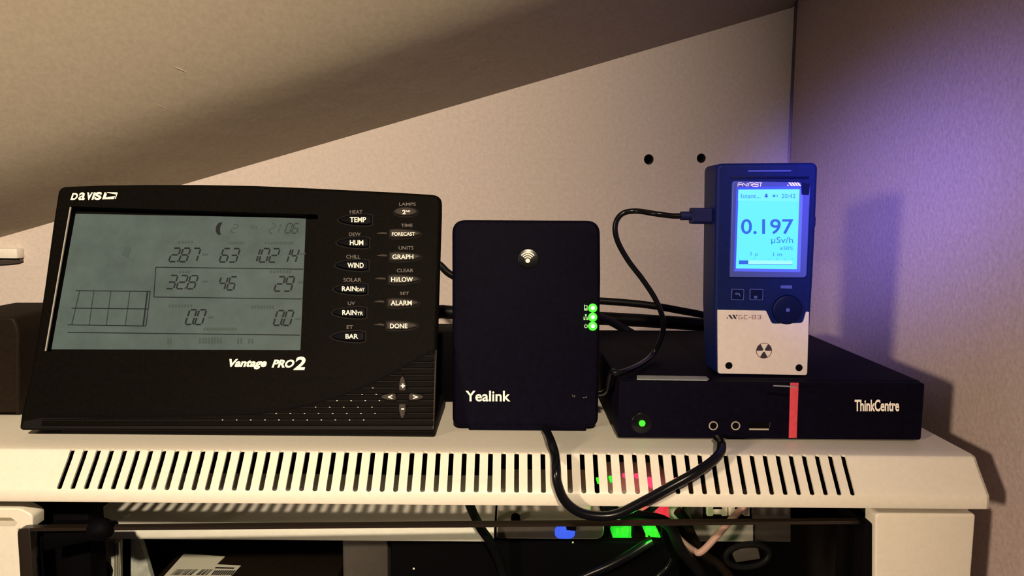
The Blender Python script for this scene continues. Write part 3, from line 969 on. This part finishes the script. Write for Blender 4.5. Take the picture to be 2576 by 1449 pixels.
def make_key(outline_px, m, words):
    q = ccw(W.poly(outline_px))
    k = emit('key', *slab(W, q, 0, .0018, .0007), M[m], con)
    seat = inset(q, -.0009)
    emit('key_recess', *ring2(W, seat, q, .0001, .00015), M['chard'], k)
    for s, b, bold in words:
        emit('lettering', *text(W, s, b, .0020, bold), M['print'], k)
    return k
for cx, cy, l, r, words in (
        (896, 554, 44, 39, [('TEMP', (880, 546, 921, 559), .025)]),
        (891, 611, 43, 37, [('HUM', (880, 604, 914, 617), .025)]),
        (888, 668, 44, 39, [('WIND', (874, 661, 915, 674), .025)]),
        (884, 728, 44, 40, [('RAIN', (860, 720, 897, 732.5), .025), ('DAY', (898, 724, 917, 733), .02)]),
        (881, 787, 44, 40, [('RAIN', (861, 780, 897, 792.5), .025), ('YR', (898, 784, 913, 793), .02)]),
        (878, 847, 44, 40, [('BAR', (869, 840, 901, 852), .025)])):
    make_key(capsule(cx, cy, l, r, 13.5, 'L'), 'btnd', words)
make_key([(1021 + 28 * math.cos(2 * math.pi * i / 28), 534 + 10 * math.sin(2 * math.pi * i / 28)) for i in range(28)], 'btn', [('2', (1012, 528, 1021, 539), .03), ('ND', (1022, 529, 1032, 534), .02)])
for cx, cy, words in (
        (1018, 589, [('FORECAST', (986, 584, 1044, 593), .02)]),
        (1018, 647, [('GRAPH', (987, 640, 1040, 652), .02)]),
        (1015, 704, [('HI/LOW', (984, 697, 1039, 709), .02)]),
        (1013, 763, [('ALARM', (983, 756, 1036, 768), .02)]),
        (1010, 820, [('DONE', (981, 814, 1025, 826), .02)])):
    make_key(capsule(cx, cy, 36, 40, 10.5, 'R'), 'btn', words)
for s, b, m in (('HEAT', (880, 528.5, 912, 537.5), 'printd'), ('DEW', (878, 585, 907, 593.5), 'printd'), ('CHILL', (871, 641, 906, 650.5), 'printd'), ('SOLAR', (864, 699, 909, 709), 'printd'),
                ('UV', (875, 758.5, 893, 767.5), 'printd'), ('ET', (872, 818.5, 888, 827.5), 'printd'), ('LAMPS', (1004, 509.5, 1046, 517.5), 'printd'), ('TIME', (1009, 563, 1038, 571), 'printd'),
                ('UNITS', (1003, 619, 1040, 628), 'printd'), ('CLEAR', (998, 676, 1040, 685), 'printd'), ('SET', (1006, 734, 1029, 742), 'printd')):
    emit('lettering', *text(W, s, b, HP, .012), M[m], con)
for y, x in ((588, 962), (644, 962), (702, 958), (760, 955), (818, 955)):
    emit('dent_highlight', *slab(W, ccw(W.poly([(x - 14, y - 1), (x, y - 4), (x + 12, y - 2.5), (x + 12, y + 1.5), (x, y + 1), (x - 14, y)])), 0, .0004), M['btn'], con)  # grey slivers painted as highlights of the dents beside the keys
# ribbed speaker field
CV = [(1094, 878), (1050, 902), (1000, 931), (950, 957), (900, 979), (850, 997), (800, 1012), (750, 1024), (700, 1033), (650, 1040), (600, 1044), (500, 1047), (400, 1048), (250, 1048), (110, 1048)]
def xcv(y):
    for (x1, y1), (x0, y0) in zip(CV, CV[1:]):
        if y1 <= y <= y0:
            return x1 + (x0 - x1) * (y - y1) / max(1e-6, y0 - y1)
    return 1094 if y < 878 else 100
up = [W.uv(x, y - 3) for x, y in CV]; dn = [W.uv(x, y + 3) for x, y in CV]
emit('seam', *slab(W, up + dn[::-1], 0, .0003), M['blk'], con)
spk = emit('speaker_field', *slab(W, [W.uv(x, y + 3) for x, y in CV] + W.poly([(60, 1060), (56, 1078), (1092, 1081)]), 0, .00015), M['chard'], con)
y = 880.0
while y < 1074:
    y1 = y + 16.1
    pts = [(max(xcv(y1 - 2), 62) + 6, y1 - 2), (1091, y1 - 2), (1091, y + 1.2), (max(xcv(y + 1.2), 62) + 7, y + 1.2)]
    cut = 1080 if y1 > 1079 else None
    if y1 < 1081:
        emit('rib', *slab(W, ccw(W.poly(pts)), .00015, .0010, .0004), M['char'], spk)
    y = y1
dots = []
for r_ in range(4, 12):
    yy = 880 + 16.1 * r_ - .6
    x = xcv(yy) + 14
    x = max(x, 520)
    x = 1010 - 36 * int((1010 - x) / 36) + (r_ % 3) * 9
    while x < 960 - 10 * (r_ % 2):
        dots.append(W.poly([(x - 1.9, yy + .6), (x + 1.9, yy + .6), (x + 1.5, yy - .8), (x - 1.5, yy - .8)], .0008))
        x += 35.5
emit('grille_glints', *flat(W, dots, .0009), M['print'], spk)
emit('lit_side_edge', *slab(W, W.poly([(1088, 1080), (1092, 1080), (1099, 880), (1096, 880)]), 0, .0008, .0003), M['btn'], con)  # grey strip paints the lit right edge of the face
# arrow pad
def pad(cx, cy, l, wd, ang):
    out = []
    for x, y in capsule(0, 0, l * .45, l * .55, wd / 2, 'R'):
        a = math.radians(ang)
        out.append((cx + x * math.cos(a) - y * math.sin(a), cy + x * math.sin(a) + y * math.cos(a)))
    return out
for cx, cy, ang, s, b in ((1013, 967, -90, '+', (1008, 965, 1019, 976)), (1013, 1033, 90, '-', (1009, 1027.5, 1017, 1030.5)), (980, 999, 180, '<', (976, 993.5, 987, 1004)), (1046, 999, 0, '>', (1039, 993.5, 1051, 1004))):
    make_key(pad(cx, cy, 37, 18, ang), 'btn', [(s, b, .03)])
# round knob on the right side
kx = W.uv(1108, 585)
sk = Face(W.pt(kx, -.012), W.v, -W.n)
emit('side_knob', *slab(Face(W.pt((kx[0] - .002, kx[1]), -.012), W.n * -1, W.v), ellipse(0, 0, .006, .0068, 20), -.0055, 0, .002), M['blk'], con)

# ------------------------------------------------------------------ cordless phone base
yb0, yt0 = .4370, .4550
zb1 = onY(1320, 1074, yb0).z - EZ
zt1 = onY(1320, 553, yt0).z - EZ
Y = Face(V(0, yb0, zb1), (1, 0, 0), (0, yt0 - yb0, zt1 - zb1))
base = empty('phone_base', V(.005, .455, ZT), 'upright black cordless phone base with three green lights', 'phone base')
bo = rpoly(Y.poly([(1138, 1075), (1505, 1075), (1511, 700), (1510, 554), (1137, 552)]), [.006, .006, 0, .0085, .0085], 7)
emit('housing', *slab(Y, bo, -.022, 0, .0025), M['navyblk'], base)
emit('desk_foot', *box(Y.uv(1178, 1080)[0], .4375, ZT, Y.uv(1476, 1080)[0], .476, zb1 + .004, .001), M['navyblk'], base)
bt = Y.uv(1329, 651)
emit('pairing_button', *slab(Y, ellipse(bt[0], bt[1], .0066, .0062, 32), 0, .0007, .0005), M['blkgloss'], base)
wc = Y.uv(1327.5, 656)
emit('signal_symbol', *join(flat(Y, [ellipse(wc[0], wc[1], .0014, .0014, 16)], .0010), *[ring2(Y, [(wc[0] + r1 * math.cos(a), wc[1] - .0004 + r1 * math.sin(a)) for a in [math.radians(38 + 104 * i / 12) for i in range(13)]] + [(wc[0] + r0 * math.cos(a), wc[1] - .0004 + r0 * math.sin(a)) for a in [math.radians(142 - 104 * i / 12) for i in range(13)]], [(wc[0] + r1 * math.cos(a), wc[1] - .0004 + r1 * math.sin(a)) for a in [math.radians(38 + 104 * i / 12) for i in range(13)]] + [(wc[0] + r0 * math.cos(a), wc[1] - .0004 + r0 * math.sin(a)) for a in [math.radians(142 - 104 * i / 12) for i in range(13)]], .0009, .0010) for r0, r1 in ()]), M['print'], base)
arcs = []
for r0, r1 in ((.0022, .0029), (.0035, .0042), (.0048, .0055)):
    for i in range(10):
        a, b = math.radians(40 + 10 * i), math.radians(50 + 10 * i)
        arcs.append([(wc[0] + r0 * math.cos(a), wc[1] - .0002 + r0 * math.sin(a)), (wc[0] + r1 * math.cos(a), wc[1] - .0002 + r1 * math.sin(a)), (wc[0] + r1 * math.cos(b), wc[1] - .0002 + r1 * math.sin(b)), (wc[0] + r0 * math.cos(b), wc[1] - .0002 + r0 * math.sin(b))])
emit('signal_arcs', *flat(Y, arcs, .0010), M['print'], base)
for py in (775, 798, 820.5):
    c = Y.uv(1491, py)
    led = emit('status_light', *slab(Y, ellipse(c[0], c[1], .0028, .0028, 24), -.0002, .0005, .0003), M['gled'], base, label='glowing green light')
    emit('led_core', *slab(Y, ellipse(c[0] + .0001, c[1], .0012, .0012, 16), .0005, .0008), M['wled'], led)
c0 = Y.uv(1492, 798)
lamp('phone_base_lights', 'POINT', tuple(Y.pt((c0[0], c0[1]), .006)), 0.0014, (.08, 1, .04), .004)
ic = [Y.poly(q, .0003) for q in ([(1469.5, 781), (1478, 781), (1478, 776), (1469.5, 776)], [(1469.5, 776), (1471.5, 776), (1471.5, 766.5), (1469.5, 766.5)], [(1476, 776), (1478, 776), (1478, 768.5), (1476, 768.5)], [(1471, 770), (1477, 770), (1477, 768), (1471, 768)])]
emit('handset_symbol', *flat(Y, ic, .0003), M['ledicon'], base)
ic = [Y.poly(q, .0003) for q in ([(1471.5, 794.5), (1476, 794.5), (1476, 790.5), (1471.5, 790.5)], [(1467, 798.8), (1480, 798.8), (1480, 797), (1467, 797)], [(1473, 797), (1474.4, 797), (1474.4, 794), (1473, 794)], [(1468, 805), (1472.5, 805), (1472.5, 800.5), (1468, 800.5)], [(1475, 805), (1479.5, 805), (1479.5, 800.5), (1475, 800.5)])]
emit('network_symbol', *flat(Y, ic, .0003), M['ledicon'], base)
pc_ = Y.uv(1474, 820.5)
ic = [[(pc_[0] + r * math.cos(a), pc_[1] + r * math.sin(a)) for r, a in ((.0008, math.radians(d)), (.0012, math.radians(d)), (.0012, math.radians(d + 20)), (.0008, math.radians(d + 20)))] for d in range(120, 420, 20)]
ic.append(Y.poly([(1473.2, 821), (1474.8, 821), (1474.8, 814.5), (1473.2, 814.5)], .0003))
emit('power_symbol', *flat(Y, ic, .0003), M['ledicon'], base)
emit('lettering', *text(Y, 'Yealink', (1171, 983, 1284, 1010), .0003, .020), M['print'], base)
emit('worn_print', *flat(Y, [Y.poly(q, .0003) for q in ([(1439, 993), (1440.5, 993), (1443, 999), (1441.5, 999)], [(1444, 999), (1445.5, 999), (1447, 993.5), (1445.8, 993.5)], [(1466, 1001), (1469, 1001), (1469, 999.5), (1466, 999.5)], [(1474, 1001), (1475.5, 1001), (1476.5, 997), (1475, 997)], [(1470, 1001), (1472, 1001), (1473, 999), (1471, 999)])], .0003), M['printd'], base)

# ------------------------------------------------------------------ black adapter block behind the phone base
tag(emit('power_adapter', *box(-.066, .502, ZT, .054, .545, -.084, .003), M['blk']), 'black power adapter block standing behind the phone base', 'adapter')

# ------------------------------------------------------------------ mini computer
PY = .4215
T_ = Face(V(0, PY, 0), (1, 0, 0), (0, 0, 1))
tx0, tx1 = T_.uv(1553, 1100)[0], T_.uv(2318, 1110)[0]
ZP = -.0975
ptop = ZP
pc = empty('mini_computer', V((tx0 + tx1) / 2, .51, ZT), 'flat black mini computer with a red stripe on its front', 'computer')
emit('housing', *box(tx0, PY + .004, ZT + .0016, tx1, .603, ZP, .0015), M['navyblk'], pc)
emit('front_bezel', *slab(T_, rrect(tx0 + .0002, ZT + .0012, tx1 - .0002, ZP - .0006, .0015), -.004, 0, .0008), M['navyblk'], pc)
for fx in (tx0 + .02, tx1 - .02):
    for fy in (.44, .58):
        emit('rubber_foot', *slab(Face(V(fx, fy, ZT), (1, 0, 0), (0, 1, 0)), ellipse(0, 0, .006, .006, 14), 0, .0017), M['blk'], pc)
ra, rb2 = T_.uv(1984, 1117), T_.uv(2002, 1117)
rt = T_.uv(2006, 976)
emit('red_stripe', *slab(T_, [(T_.uv(1983, 1117)[0], ZT + .0020), (T_.uv(2003, 1117)[0], ZT + .0020), (T_.uv(2008, 976)[0], ZP - .0008), (T_.uv(1987, 976)[0], ZP - .0008)], 0, .0005, .0002), M['red'], pc, label='red stripe')
emit('lettering', *text(T_, 'ThinkCentre', (2150, 1005, 2262, 1035), .0003, .03), M['print'], pc)
pbn = T_.uv(1614, 1064)
pb_ = emit('power_button', *slab(T_, ellipse(pbn[0], pbn[1], .0062, .0062, 28), 0, .0006, .0004), M['blkgloss'], pc)
emit('power_light', *slab(T_, ellipse(pbn[0] + .0002, pbn[1], .0019, .0019, 16), .0006, .0010), M['gled'], pb_, label='glowing green light')
lamp('computer_power_light', 'POINT', tuple(T_.pt(pbn, .004)), 0.00025, (.08, 1, .04), .002)
for px in (1794, 1850):
    c = T_.uv(px, 1070.5)
    j = emit('audio_jack', *ring2(T_, ellipse(c[0], c[1], .00265, .00265, 24), ellipse(c[0], c[1], .0020, .0020, 24), 0, .0006), M['steel'], pc, label='round metal jack')
    emit('jack_hole', *slab(T_, ellipse(c[0], c[1], .0020, .0020, 20), 0, .0002), M['blk'], j)
u0 = T_.uv(1884, 1081); u1 = T_.uv(1936, 1063)
usb = emit('usb_port', *slab(T_, rrect(u0[0], u0[1], u1[0], u1[1], .0003, 2), 0, .0002), M['blk'], pc)
emit('port_edge', *slab(T_, [(u0[0], u0[1]), (u1[0] - .0005, u0[1]), (u1[0] - .0005, u0[1] + .0009), (u0[0], u0[1] + .0009)], .0002, .0006), M['steel'], usb)
emit('port_side', *slab(T_, [(u1[0] - .0002, u0[1] + .0015), (u1[0] + .0002, u0[1] + .0015), (u1[0] + .0002, u1[1]), (u1[0] - .0002, u1[1])], .0002, .0005), M['btn'], usb)
TT = Face(V(0, 0, ZP), (1, 0, 0), (0, 1, 0))
emit('silver_strip', *slab(TT, TT.poly([(1602, 956), (1779, 958), (1784, 955), (1777, 949), (1602, 946)]), 0, .0006, .0002), M['silver'], pc, label='dull silver strip on the lid')
emit('lid_reflection', *slab(TT, TT.poly([(1945, 971.5), (2004, 975), (2004, 973), (1947, 970.5)]), 0, .0004), M['silver'], pc)  # pale sliver painted in place of a reflection on the lid

# ------------------------------------------------------------------ radiation meter
GY = onZ(1918, 946, ZP + .0003).y
G = Face(V(0, GY, 0), (1, 0, 0), (0, 0, 1))
gz = ZP
gc = empty('radiation_meter', V(G.uv(1918, 940)[0], GY + .013, ZP), 'blue-lit handheld radiation meter standing on the black computer', 'meter')
go_ = rpoly(G.poly([(1804, 944), (2032, 946), (2036, 860), (2046, 700), (2053, 560), (2059, 409), (1802, 411), (1800, 560), (1797, 770), (1800, 870)]), [.003, .003, 0, 0, 0, .004, .004, 0, 0, 0])
zmin = min(p[1] for p in go_)
go_ = [(a, max(b, ZP + .0001)) for a, b in go_]
scr = G.poly([(1850, 675), (2003, 677), (2010, 476), (1857, 477)])
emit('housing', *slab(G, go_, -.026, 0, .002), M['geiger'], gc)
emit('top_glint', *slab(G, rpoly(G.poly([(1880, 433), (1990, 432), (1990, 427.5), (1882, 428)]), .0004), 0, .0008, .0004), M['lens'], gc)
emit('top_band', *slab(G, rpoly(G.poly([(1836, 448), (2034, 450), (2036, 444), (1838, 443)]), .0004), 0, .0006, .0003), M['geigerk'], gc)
lens = rpoly(G.poly([(1834, 697), (2026, 698), (2036, 460), (1840, 455)]), [.0006, .0024, .0024, .0024])
hol = inset(ccw(scr), -.0016)
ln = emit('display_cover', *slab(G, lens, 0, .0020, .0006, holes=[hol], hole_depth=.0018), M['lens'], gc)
so_, si_ = inset(ccw(scr), -.0016), ccw(scr)
emit('screen_halo', [G.pt(p, .0020) for p in so_] + [G.pt(p, .0009) for p in si_], [[a, (a + 1) % 4, 4 + (a + 1) % 4, 4 + a] for a in range(4)], M['bezel'], ln)
emit('cover_corner', *slab(G, rpoly(G.poly([(2013, 490), (2031, 491), (2034, 462), (2012, 458)]), .0008), .0020, .0022), M['geigerk'], ln)
sc_ = emit('screen', *slab(G, scr, .0007, .0009), M['screen'], gc, label='glowing cyan screen')
hs = .00105
emit('header_band', *flat(G, [G.poly([(1855.7, 505), (2008.8, 507), (2010, 476), (1857, 477)], hs)], hs), M['screenh'], sc_)
hs = .0012
def stx(s, b, m='stext', bold=0.0):
    emit('lettering', *text(G, s, b, hs, bold), M[m], sc_)
stx('Istant...', (1864, 487.5, 1913, 498.5), 'stext2')
stx('20:42', (1966, 487.5, 2001, 498.5), 'stext2')
stx('0.197', (1864, 551, 1996, 589), 'stext', .012)
stx('µSv/h', (1940, 596, 1995, 615), 'stext2', .004)
stx('±50%', (1962, 620, 1995, 629), 'stext2')
stx('1 µ', (1888.5, 634, 1906.5, 645), 'stext2')
stx('1 m', (1945, 635, 1967, 644.5), 'stext2')
bell = G.poly([(1922.5, 496), (1933, 496), (1931, 493), (1930.5, 490), (1929, 487.5), (1927.8, 486.5), (1926.5, 487.5), (1925, 490), (1924.5, 493)], hs)
emit('bell_symbol', *flat(G, [bell, G.poly([(1926, 498), (1929.5, 498), (1929.5, 496.8), (1926, 496.8)], hs)], hs), M['stext'], sc_)
bat = [G.poly(q, hs) for q in ([(1944, 496), (1950, 496), (1950, 490), (1944, 490)], [(1950, 496), (1955.5, 496), (1955.5, 495), (1950, 495)], [(1950, 491), (1955.5, 491), (1955.5, 490), (1950, 490)], [(1955, 496), (1956.4, 494.5), (1956.4, 491.5), (1955, 490)])]
emit('battery_symbol', *flat(G, bat, hs), M['stext2'], sc_)
emit('scale_bar', *flat(G, [G.poly([(1882, 664.5), (1993, 665.5), (1993.5, 656), (1882.5, 655)], hs)], hs), M['screenb'], sc_)
emit('scale_fill', *flat(G, [G.poly([(1858.5, 664.5), (1882, 664.5), (1882.5, 655), (1858.8, 655)], hs)], hs), M['stext'], sc_)
tk = [G.poly([(x - .5, 653), (x + .5, 653), (x + .5, 653 - hgt), (x - .5, 653 - hgt)], hs) for x, hgt in ((1859, 2.5), (1877, 2.5), (1897, 4.5), (1916, 2), (1935, 2), (1955, 4.5), (1974, 2), (1993, 2.5))]
tk.append(G.poly([(1882, 666), (1993.5, 667), (1993.5, 665.3), (1882, 664.5)], hs))
emit('scale_ticks', *flat(G, tk, hs), M['stext2'], sc_)
emit('header_line', *flat(G, [G.poly([(1855.5, 508.3), (2008.7, 508.6), (2008.7, 507.4), (1855.6, 507.2)], hs)], hs), M['stext2'], sc_) if False else None
# maker's lettering on the cover
hl = .0022
def strokes(face, segs_, wd, h):
    return flat(face, [line(face, face.uv(*a, h), face.uv(*b, h), wd) for a, b in segs_], h)
L = [((1856, 469), (1857, 460)), ((1857, 460), (1866, 460)), ((1856.5, 464.5), (1868, 464.5)), ((1868.5, 469), (1869, 460)), ((1869, 460), (1879, 469)), ((1879, 469), (1879.5, 460)),
     ((1883, 469), (1883.5, 460)), ((1884, 460), (1896, 460)), ((1896, 460), (1896.5, 464)), ((1896.5, 464), (1887, 465)), ((1887, 465), (1895, 469)),
     ((1912, 460), (1899, 460)), ((1899, 460), (1898.5, 464.5)), ((1898.5, 464.5), (1908, 464.5)), ((1908, 464.5), (1907, 469)), ((1907, 469), (1896, 469)), ((1913, 469), (1914, 461)), ((1911, 460), (1917, 460))]
emit('lettering', *strokes(G, L, .00042, hl), M['print'], gc)
st4 = [G.poly([(x, 459), (x + 5, 459), (x + 12, 468), (x + 7, 468)], hl) for x in (1983, 1990, 1997, 2004)] + [G.poly([(1980, 468), (1985, 468), (1982, 463)], hl)]
emit('stripe_logo', *flat(G, st4, hl), M['print'], gc)
# keys
for x0, x1 in ((1838, 1870), (1884, 1918)):
    q = rpoly(G.poly([(x0, 754), (x1, 755), (x1 + 1, 727), (x0 + 1, 726)]), .0006, 2)
    k = emit('key', *slab(G, inset(ccw(q), .0004), 0, .0009, .0003), M['geigerk'], gc)
    emit('key_outline', *ring2(G, q, inset(ccw(q), .0004), .0002, .0010), M['lens'], k)
    if x0 < 1860:
        emit('back_arrow', *flat(G, [G.poly(p, .0011) for p in ([(1848, 739), (1854, 735), (1854, 743)], [(1853, 741), (1858, 741), (1861, 746), (1863, 745), (1860, 737), (1853, 737)])], .0011), M['lens'], k)
    else:
        emit('lock_symbol', *flat(G, [G.poly(p, .0011) for p in ([(1897, 751), (1905, 751), (1905, 744), (1897, 744)],)], .0011), M['lens'], k)
bc2 = G.uv(1979, 779)
bz = rpoly(G.poly([(1934, 792), (1940, 812), (2016, 814), (2024, 790), (2026, 740), (1932, 740)]), .002)
rd = emit('round_button', *slab(G, ellipse(bc2[0], bc2[1], .0088, .0088, 36), 0, .0018, .0012), M['geigerk'], gc)
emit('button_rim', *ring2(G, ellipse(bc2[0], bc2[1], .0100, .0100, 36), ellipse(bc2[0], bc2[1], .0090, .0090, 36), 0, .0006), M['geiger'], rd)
emit('centre_dot', *slab(G, ellipse(bc2[0], bc2[1], .0012, .0012, 14), .0018, .0021), M['lens'], rd)
emit('small_label', *slab(G, rpoly(G.poly([(1963, 725), (1992, 726), (1992, 718), (1964, 718)]), .0003, 2), 0, .0003), M['lens'], gc)
# metal face plate
fp = rpoly(G.poly([(1805, 939), (2029, 943), (2034, 784), (2027, 784), (2019, 812), (1941, 814), (1926, 781), (1804, 779)]), [.0015, .0015, .0004, .0004, .0016, .0016, .0006, .0004], 3)
fp = [(a, max(b, ZP + .0006)) for a, b in fp]
pla = emit('face_plate', *slab(G, fp, 0, .0012, .0004), M['plate'], gc, label='pale beige metal face plate')
h5 = .0014
stp = [G.poly(p, h5) for p in ([(1828, 801), (1831.5, 801), (1829.5, 797)], [(1832, 792), (1837, 792), (1844, 802), (1839, 802)], [(1842, 791.5), (1847, 791.5), (1853, 802), (1848, 802)], [(1851, 791.5), (1855.5, 791.5), (1853, 797)])]
emit('stripe_logo', *flat(G, stp, h5), M['darkp'], pla)
L = [((1867, 793), (1859, 793)), ((1859, 793), (1858.5, 802)), ((1858.5, 802), (1866.5, 802)), ((1866.5, 802), (1867, 798)), ((1867, 798), (1863, 798)),
     ((1880, 793), (1872, 793)), ((1872, 793), (1871.5, 802)), ((1871.5, 802), (1880, 802)), ((1883, 798), (1889, 798)),
     ((1892, 793), (1901, 793)), ((1901, 793), (1900.5, 802)), ((1900.5, 802), (1892, 802)), ((1892, 802), (1892, 793)), ((1893, 797.5), (1900, 797.5)),
     ((1905, 793), (1914, 793)), ((1914, 793), (1913.5, 802)), ((1913.5, 802), (1905, 802)), ((1907, 797.5), (1914, 797.5))]
emit('lettering', *strokes(G, L, .00028, h5), M['redm'], pla)
tc_ = G.uv(1920, 881)
R1 = .0044
tre = []
for k in range(3):
    a0_ = 30 + 120 * k - 30
    tre.append([(tc_[0] + r * math.cos(math.radians(a)), tc_[1] + r * math.sin(math.radians(a))) for r, a in [(.0009, a0_)] + [(R1, a0_ + 60 * i / 8) for i in range(9)] + [(.0009, a0_ + 60)]])
emit('trefoil_symbol', *flat(G, tre, h5), M['darkp'], pla)
emit('trefoil_ring', *ring2(G, ellipse(tc_[0], tc_[1], R1 + .0003, R1 + .0003, 32), ellipse(tc_[0], tc_[1], R1, R1, 32), .0013, .0014), M['redm'], pla)
for px, py in ((1832, 918.5), (2008, 924)):
    c = G.uv(px, py)
    emit('screw', *slab(G, ellipse(c[0], c[1], .0021, .0021, 18), .0012, .0015, .0002), M['blk'], pla)
for y0, y1 in ((500, 536), (540, 577)):
    p = G.uv(2054, (y0 + y1) / 2)
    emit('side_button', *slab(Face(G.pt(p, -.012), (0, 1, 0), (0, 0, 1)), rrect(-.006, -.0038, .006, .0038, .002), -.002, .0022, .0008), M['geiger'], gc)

# ------------------------------------------------------------------ left: brown box on the cabinet, white trunking on the wall
bx = Face(V(0, .462, 0), (1, 0, 0), (0, 0, 1))
q = [bx.uv(-160, 1052), bx.uv(49, 1052), bx.uv(48, 830), bx.uv(36, 800), bx.uv(20, 796), bx.uv(-160, 796)]
q = [(a, max(b, ZT) if i > 1 else ZT) for i, (a, b) in enumerate(q)]
bbx = empty('brown_box', bx.pt(((q[0][0] + q[1][0]) / 2, ZT), -.03), 'dark brown box with a rounded top corner at the left edge', 'box')
emit('box_body', *slab(bx, rpoly(q, [.001, .001, .004, .004, .004, .004]), -.07, 0, .002), M['brown'], bbx)
tf = Face(V(0, YW - .012, 0), (1, 0, 0), (0, 0, 1))
ty0, ty1 = tf.uv(0, 650)[1], tf.uv(0, 625)[1]
tr_ = empty('cable_trunking', V(-.54, YW, ty0), 'end of a white cable trunking on the wall at far left', 'trunking')
emit('channel', *box(-.56, YW - .012, ty0, tf.uv(42, 635)[0], YW, ty1, .001), M['shelf'], tr_)
emit('under_cable', *tube([V(-.555, YW - .004, ty0 - .004), V(-.54, YW - .004, ty0 - .004), V(tf.uv(20, 660)[0], YW - .004, ty0 - .0025), V(tf.uv(40, 653)[0], YW - .003, ty0 - .0008)], .0032, 8, 4), M['greyd'], tr_)

# ------------------------------------------------------------------ cables on top of the cabinet
# usb lead of the radiation meter
uy = GY + .012
zl = ZP + .0019
lead = [V(.0578, .52, -.128), V(.0580, .475, -.119), V(.0580, .440, -.108), V(.0590, .428, -.0945), onZ(1556, 938, zl + .0016), onZ(1600, 922, zl + .0014), onZ(1640, 893, zl + .0022), onY(1664, 848, .472), onY(1668, 805, .463), onY(1650, 755, .457), onY(1618, 705, .455), onY(1580, 655, .454), onY(1553, 605, .453), onY(1548, 565, .453), onY(1565, 538, .453), onY(1600, 531, .453), onY(1650, 538, uy), onY(1690, 543, uy), onY(1716, 543, uy)]
ul = empty('usb_lead', lead[7], 'thin black usb lead looping into the left side of the meter', 'cable')
emit('wire', *tube(lead, .0017, 12, 8), M['blkgloss'], ul)
p0, p1, p2 = onY(1712, 543, uy), onY(1740, 543, uy), onY(1801, 543, uy)
emit('strain_relief', *tube([p0, p1], .0027, 12, 0), M['usbp'], ul)
fpl = Face((p1.x, uy, p1.z), (1, 0, 0), (0, 0, 1))
emit('usb_plug', *slab(fpl, rrect(-.0008, -.0048, p2.x - p1.x, .0048, .0010), -.0035, .0035, .0014), M['usbp'], ul)
# hanging cable in front of the lip
zr = ZT + .0027
hang = [onZ(1372, 1080, zr), onZ(1378, 1092, zr), onZ(1387, 1114, zr + .0016), onY(1396, 1146, .3915), onY(1399, 1180, .3795), onY(1402, 1215, .3765), onY(1420, 1258, .376), onY(1455, 1287, .376), onY(1500, 1298, .376), onY(1550, 1294, .376), onY(1610, 1266, .376), onY(1680, 1228, .376), onY(1745, 1192, .378), onY(1790, 1162, .384), onY(1811, 1140, .3895), onY(1815, 1122, .3960), onZ(1812, 1112, zr + .0004), onZ(1806, 1105, zr)]
cable('hanging_cable', hang, .0026, M['blkgloss'], 'black cable drooping in a loop over the slotted lip')
# cables between the devices at the back
cable('back_cable', [onY(1010, 640, .64), onY(1095, 660, .64), onY(1140, 694, .64), onY(1250, 735, .64), onY(1400, 752, .64), onY(1510, 757, .64), onY(1620, 766, .64), onY(1710, 781, .64), onY(1800, 800, .64), onY(1900, 835, .645), V(.19, .65, ZT + .0032)], .0032, M['cable'], 'uppermost black cable strung behind the phone base')
cable('back_cable', [V(-.11, .60, ZT + .0062), onY(1010, 800, .60), onY(1100, 785, .60), onY(1140, 786, .60), onY(1300, 794, .603), onY(1510, 801, .618), onY(1640, 808, .622), onY(1740, 815, .622), onY(1800, 824, .622), onY(1870, 860, .622), V(.215, .622, ZT + .0062)], .0056, M['cable'], 'thick black cable strung level behind the phone base')
cable('back_cable', [onY(1060, 862, .575), onY(1100, 850, .575), onY(1145, 832, .575), onY(1250, 800, .575), onY(1400, 780, .578), onY(1500, 796, .596), onY(1556, 820, .6075), onY(1612, 860, .6098), V(.105, .6098, ZT + .0035)], .0034, M['cable'], 'black cable dipping steeply right of the phone base')
cable('back_cable', [onY(1480, 838, .6315), onY(1540, 842, .6315), onY(1600, 856, .6315), onY(1700, 850, .6315), onY(1780, 858, .6315), V(.17, .6315, ZT + .003)], .0030, M['cable'], 'lowest black cable lying along the rear of the computer')
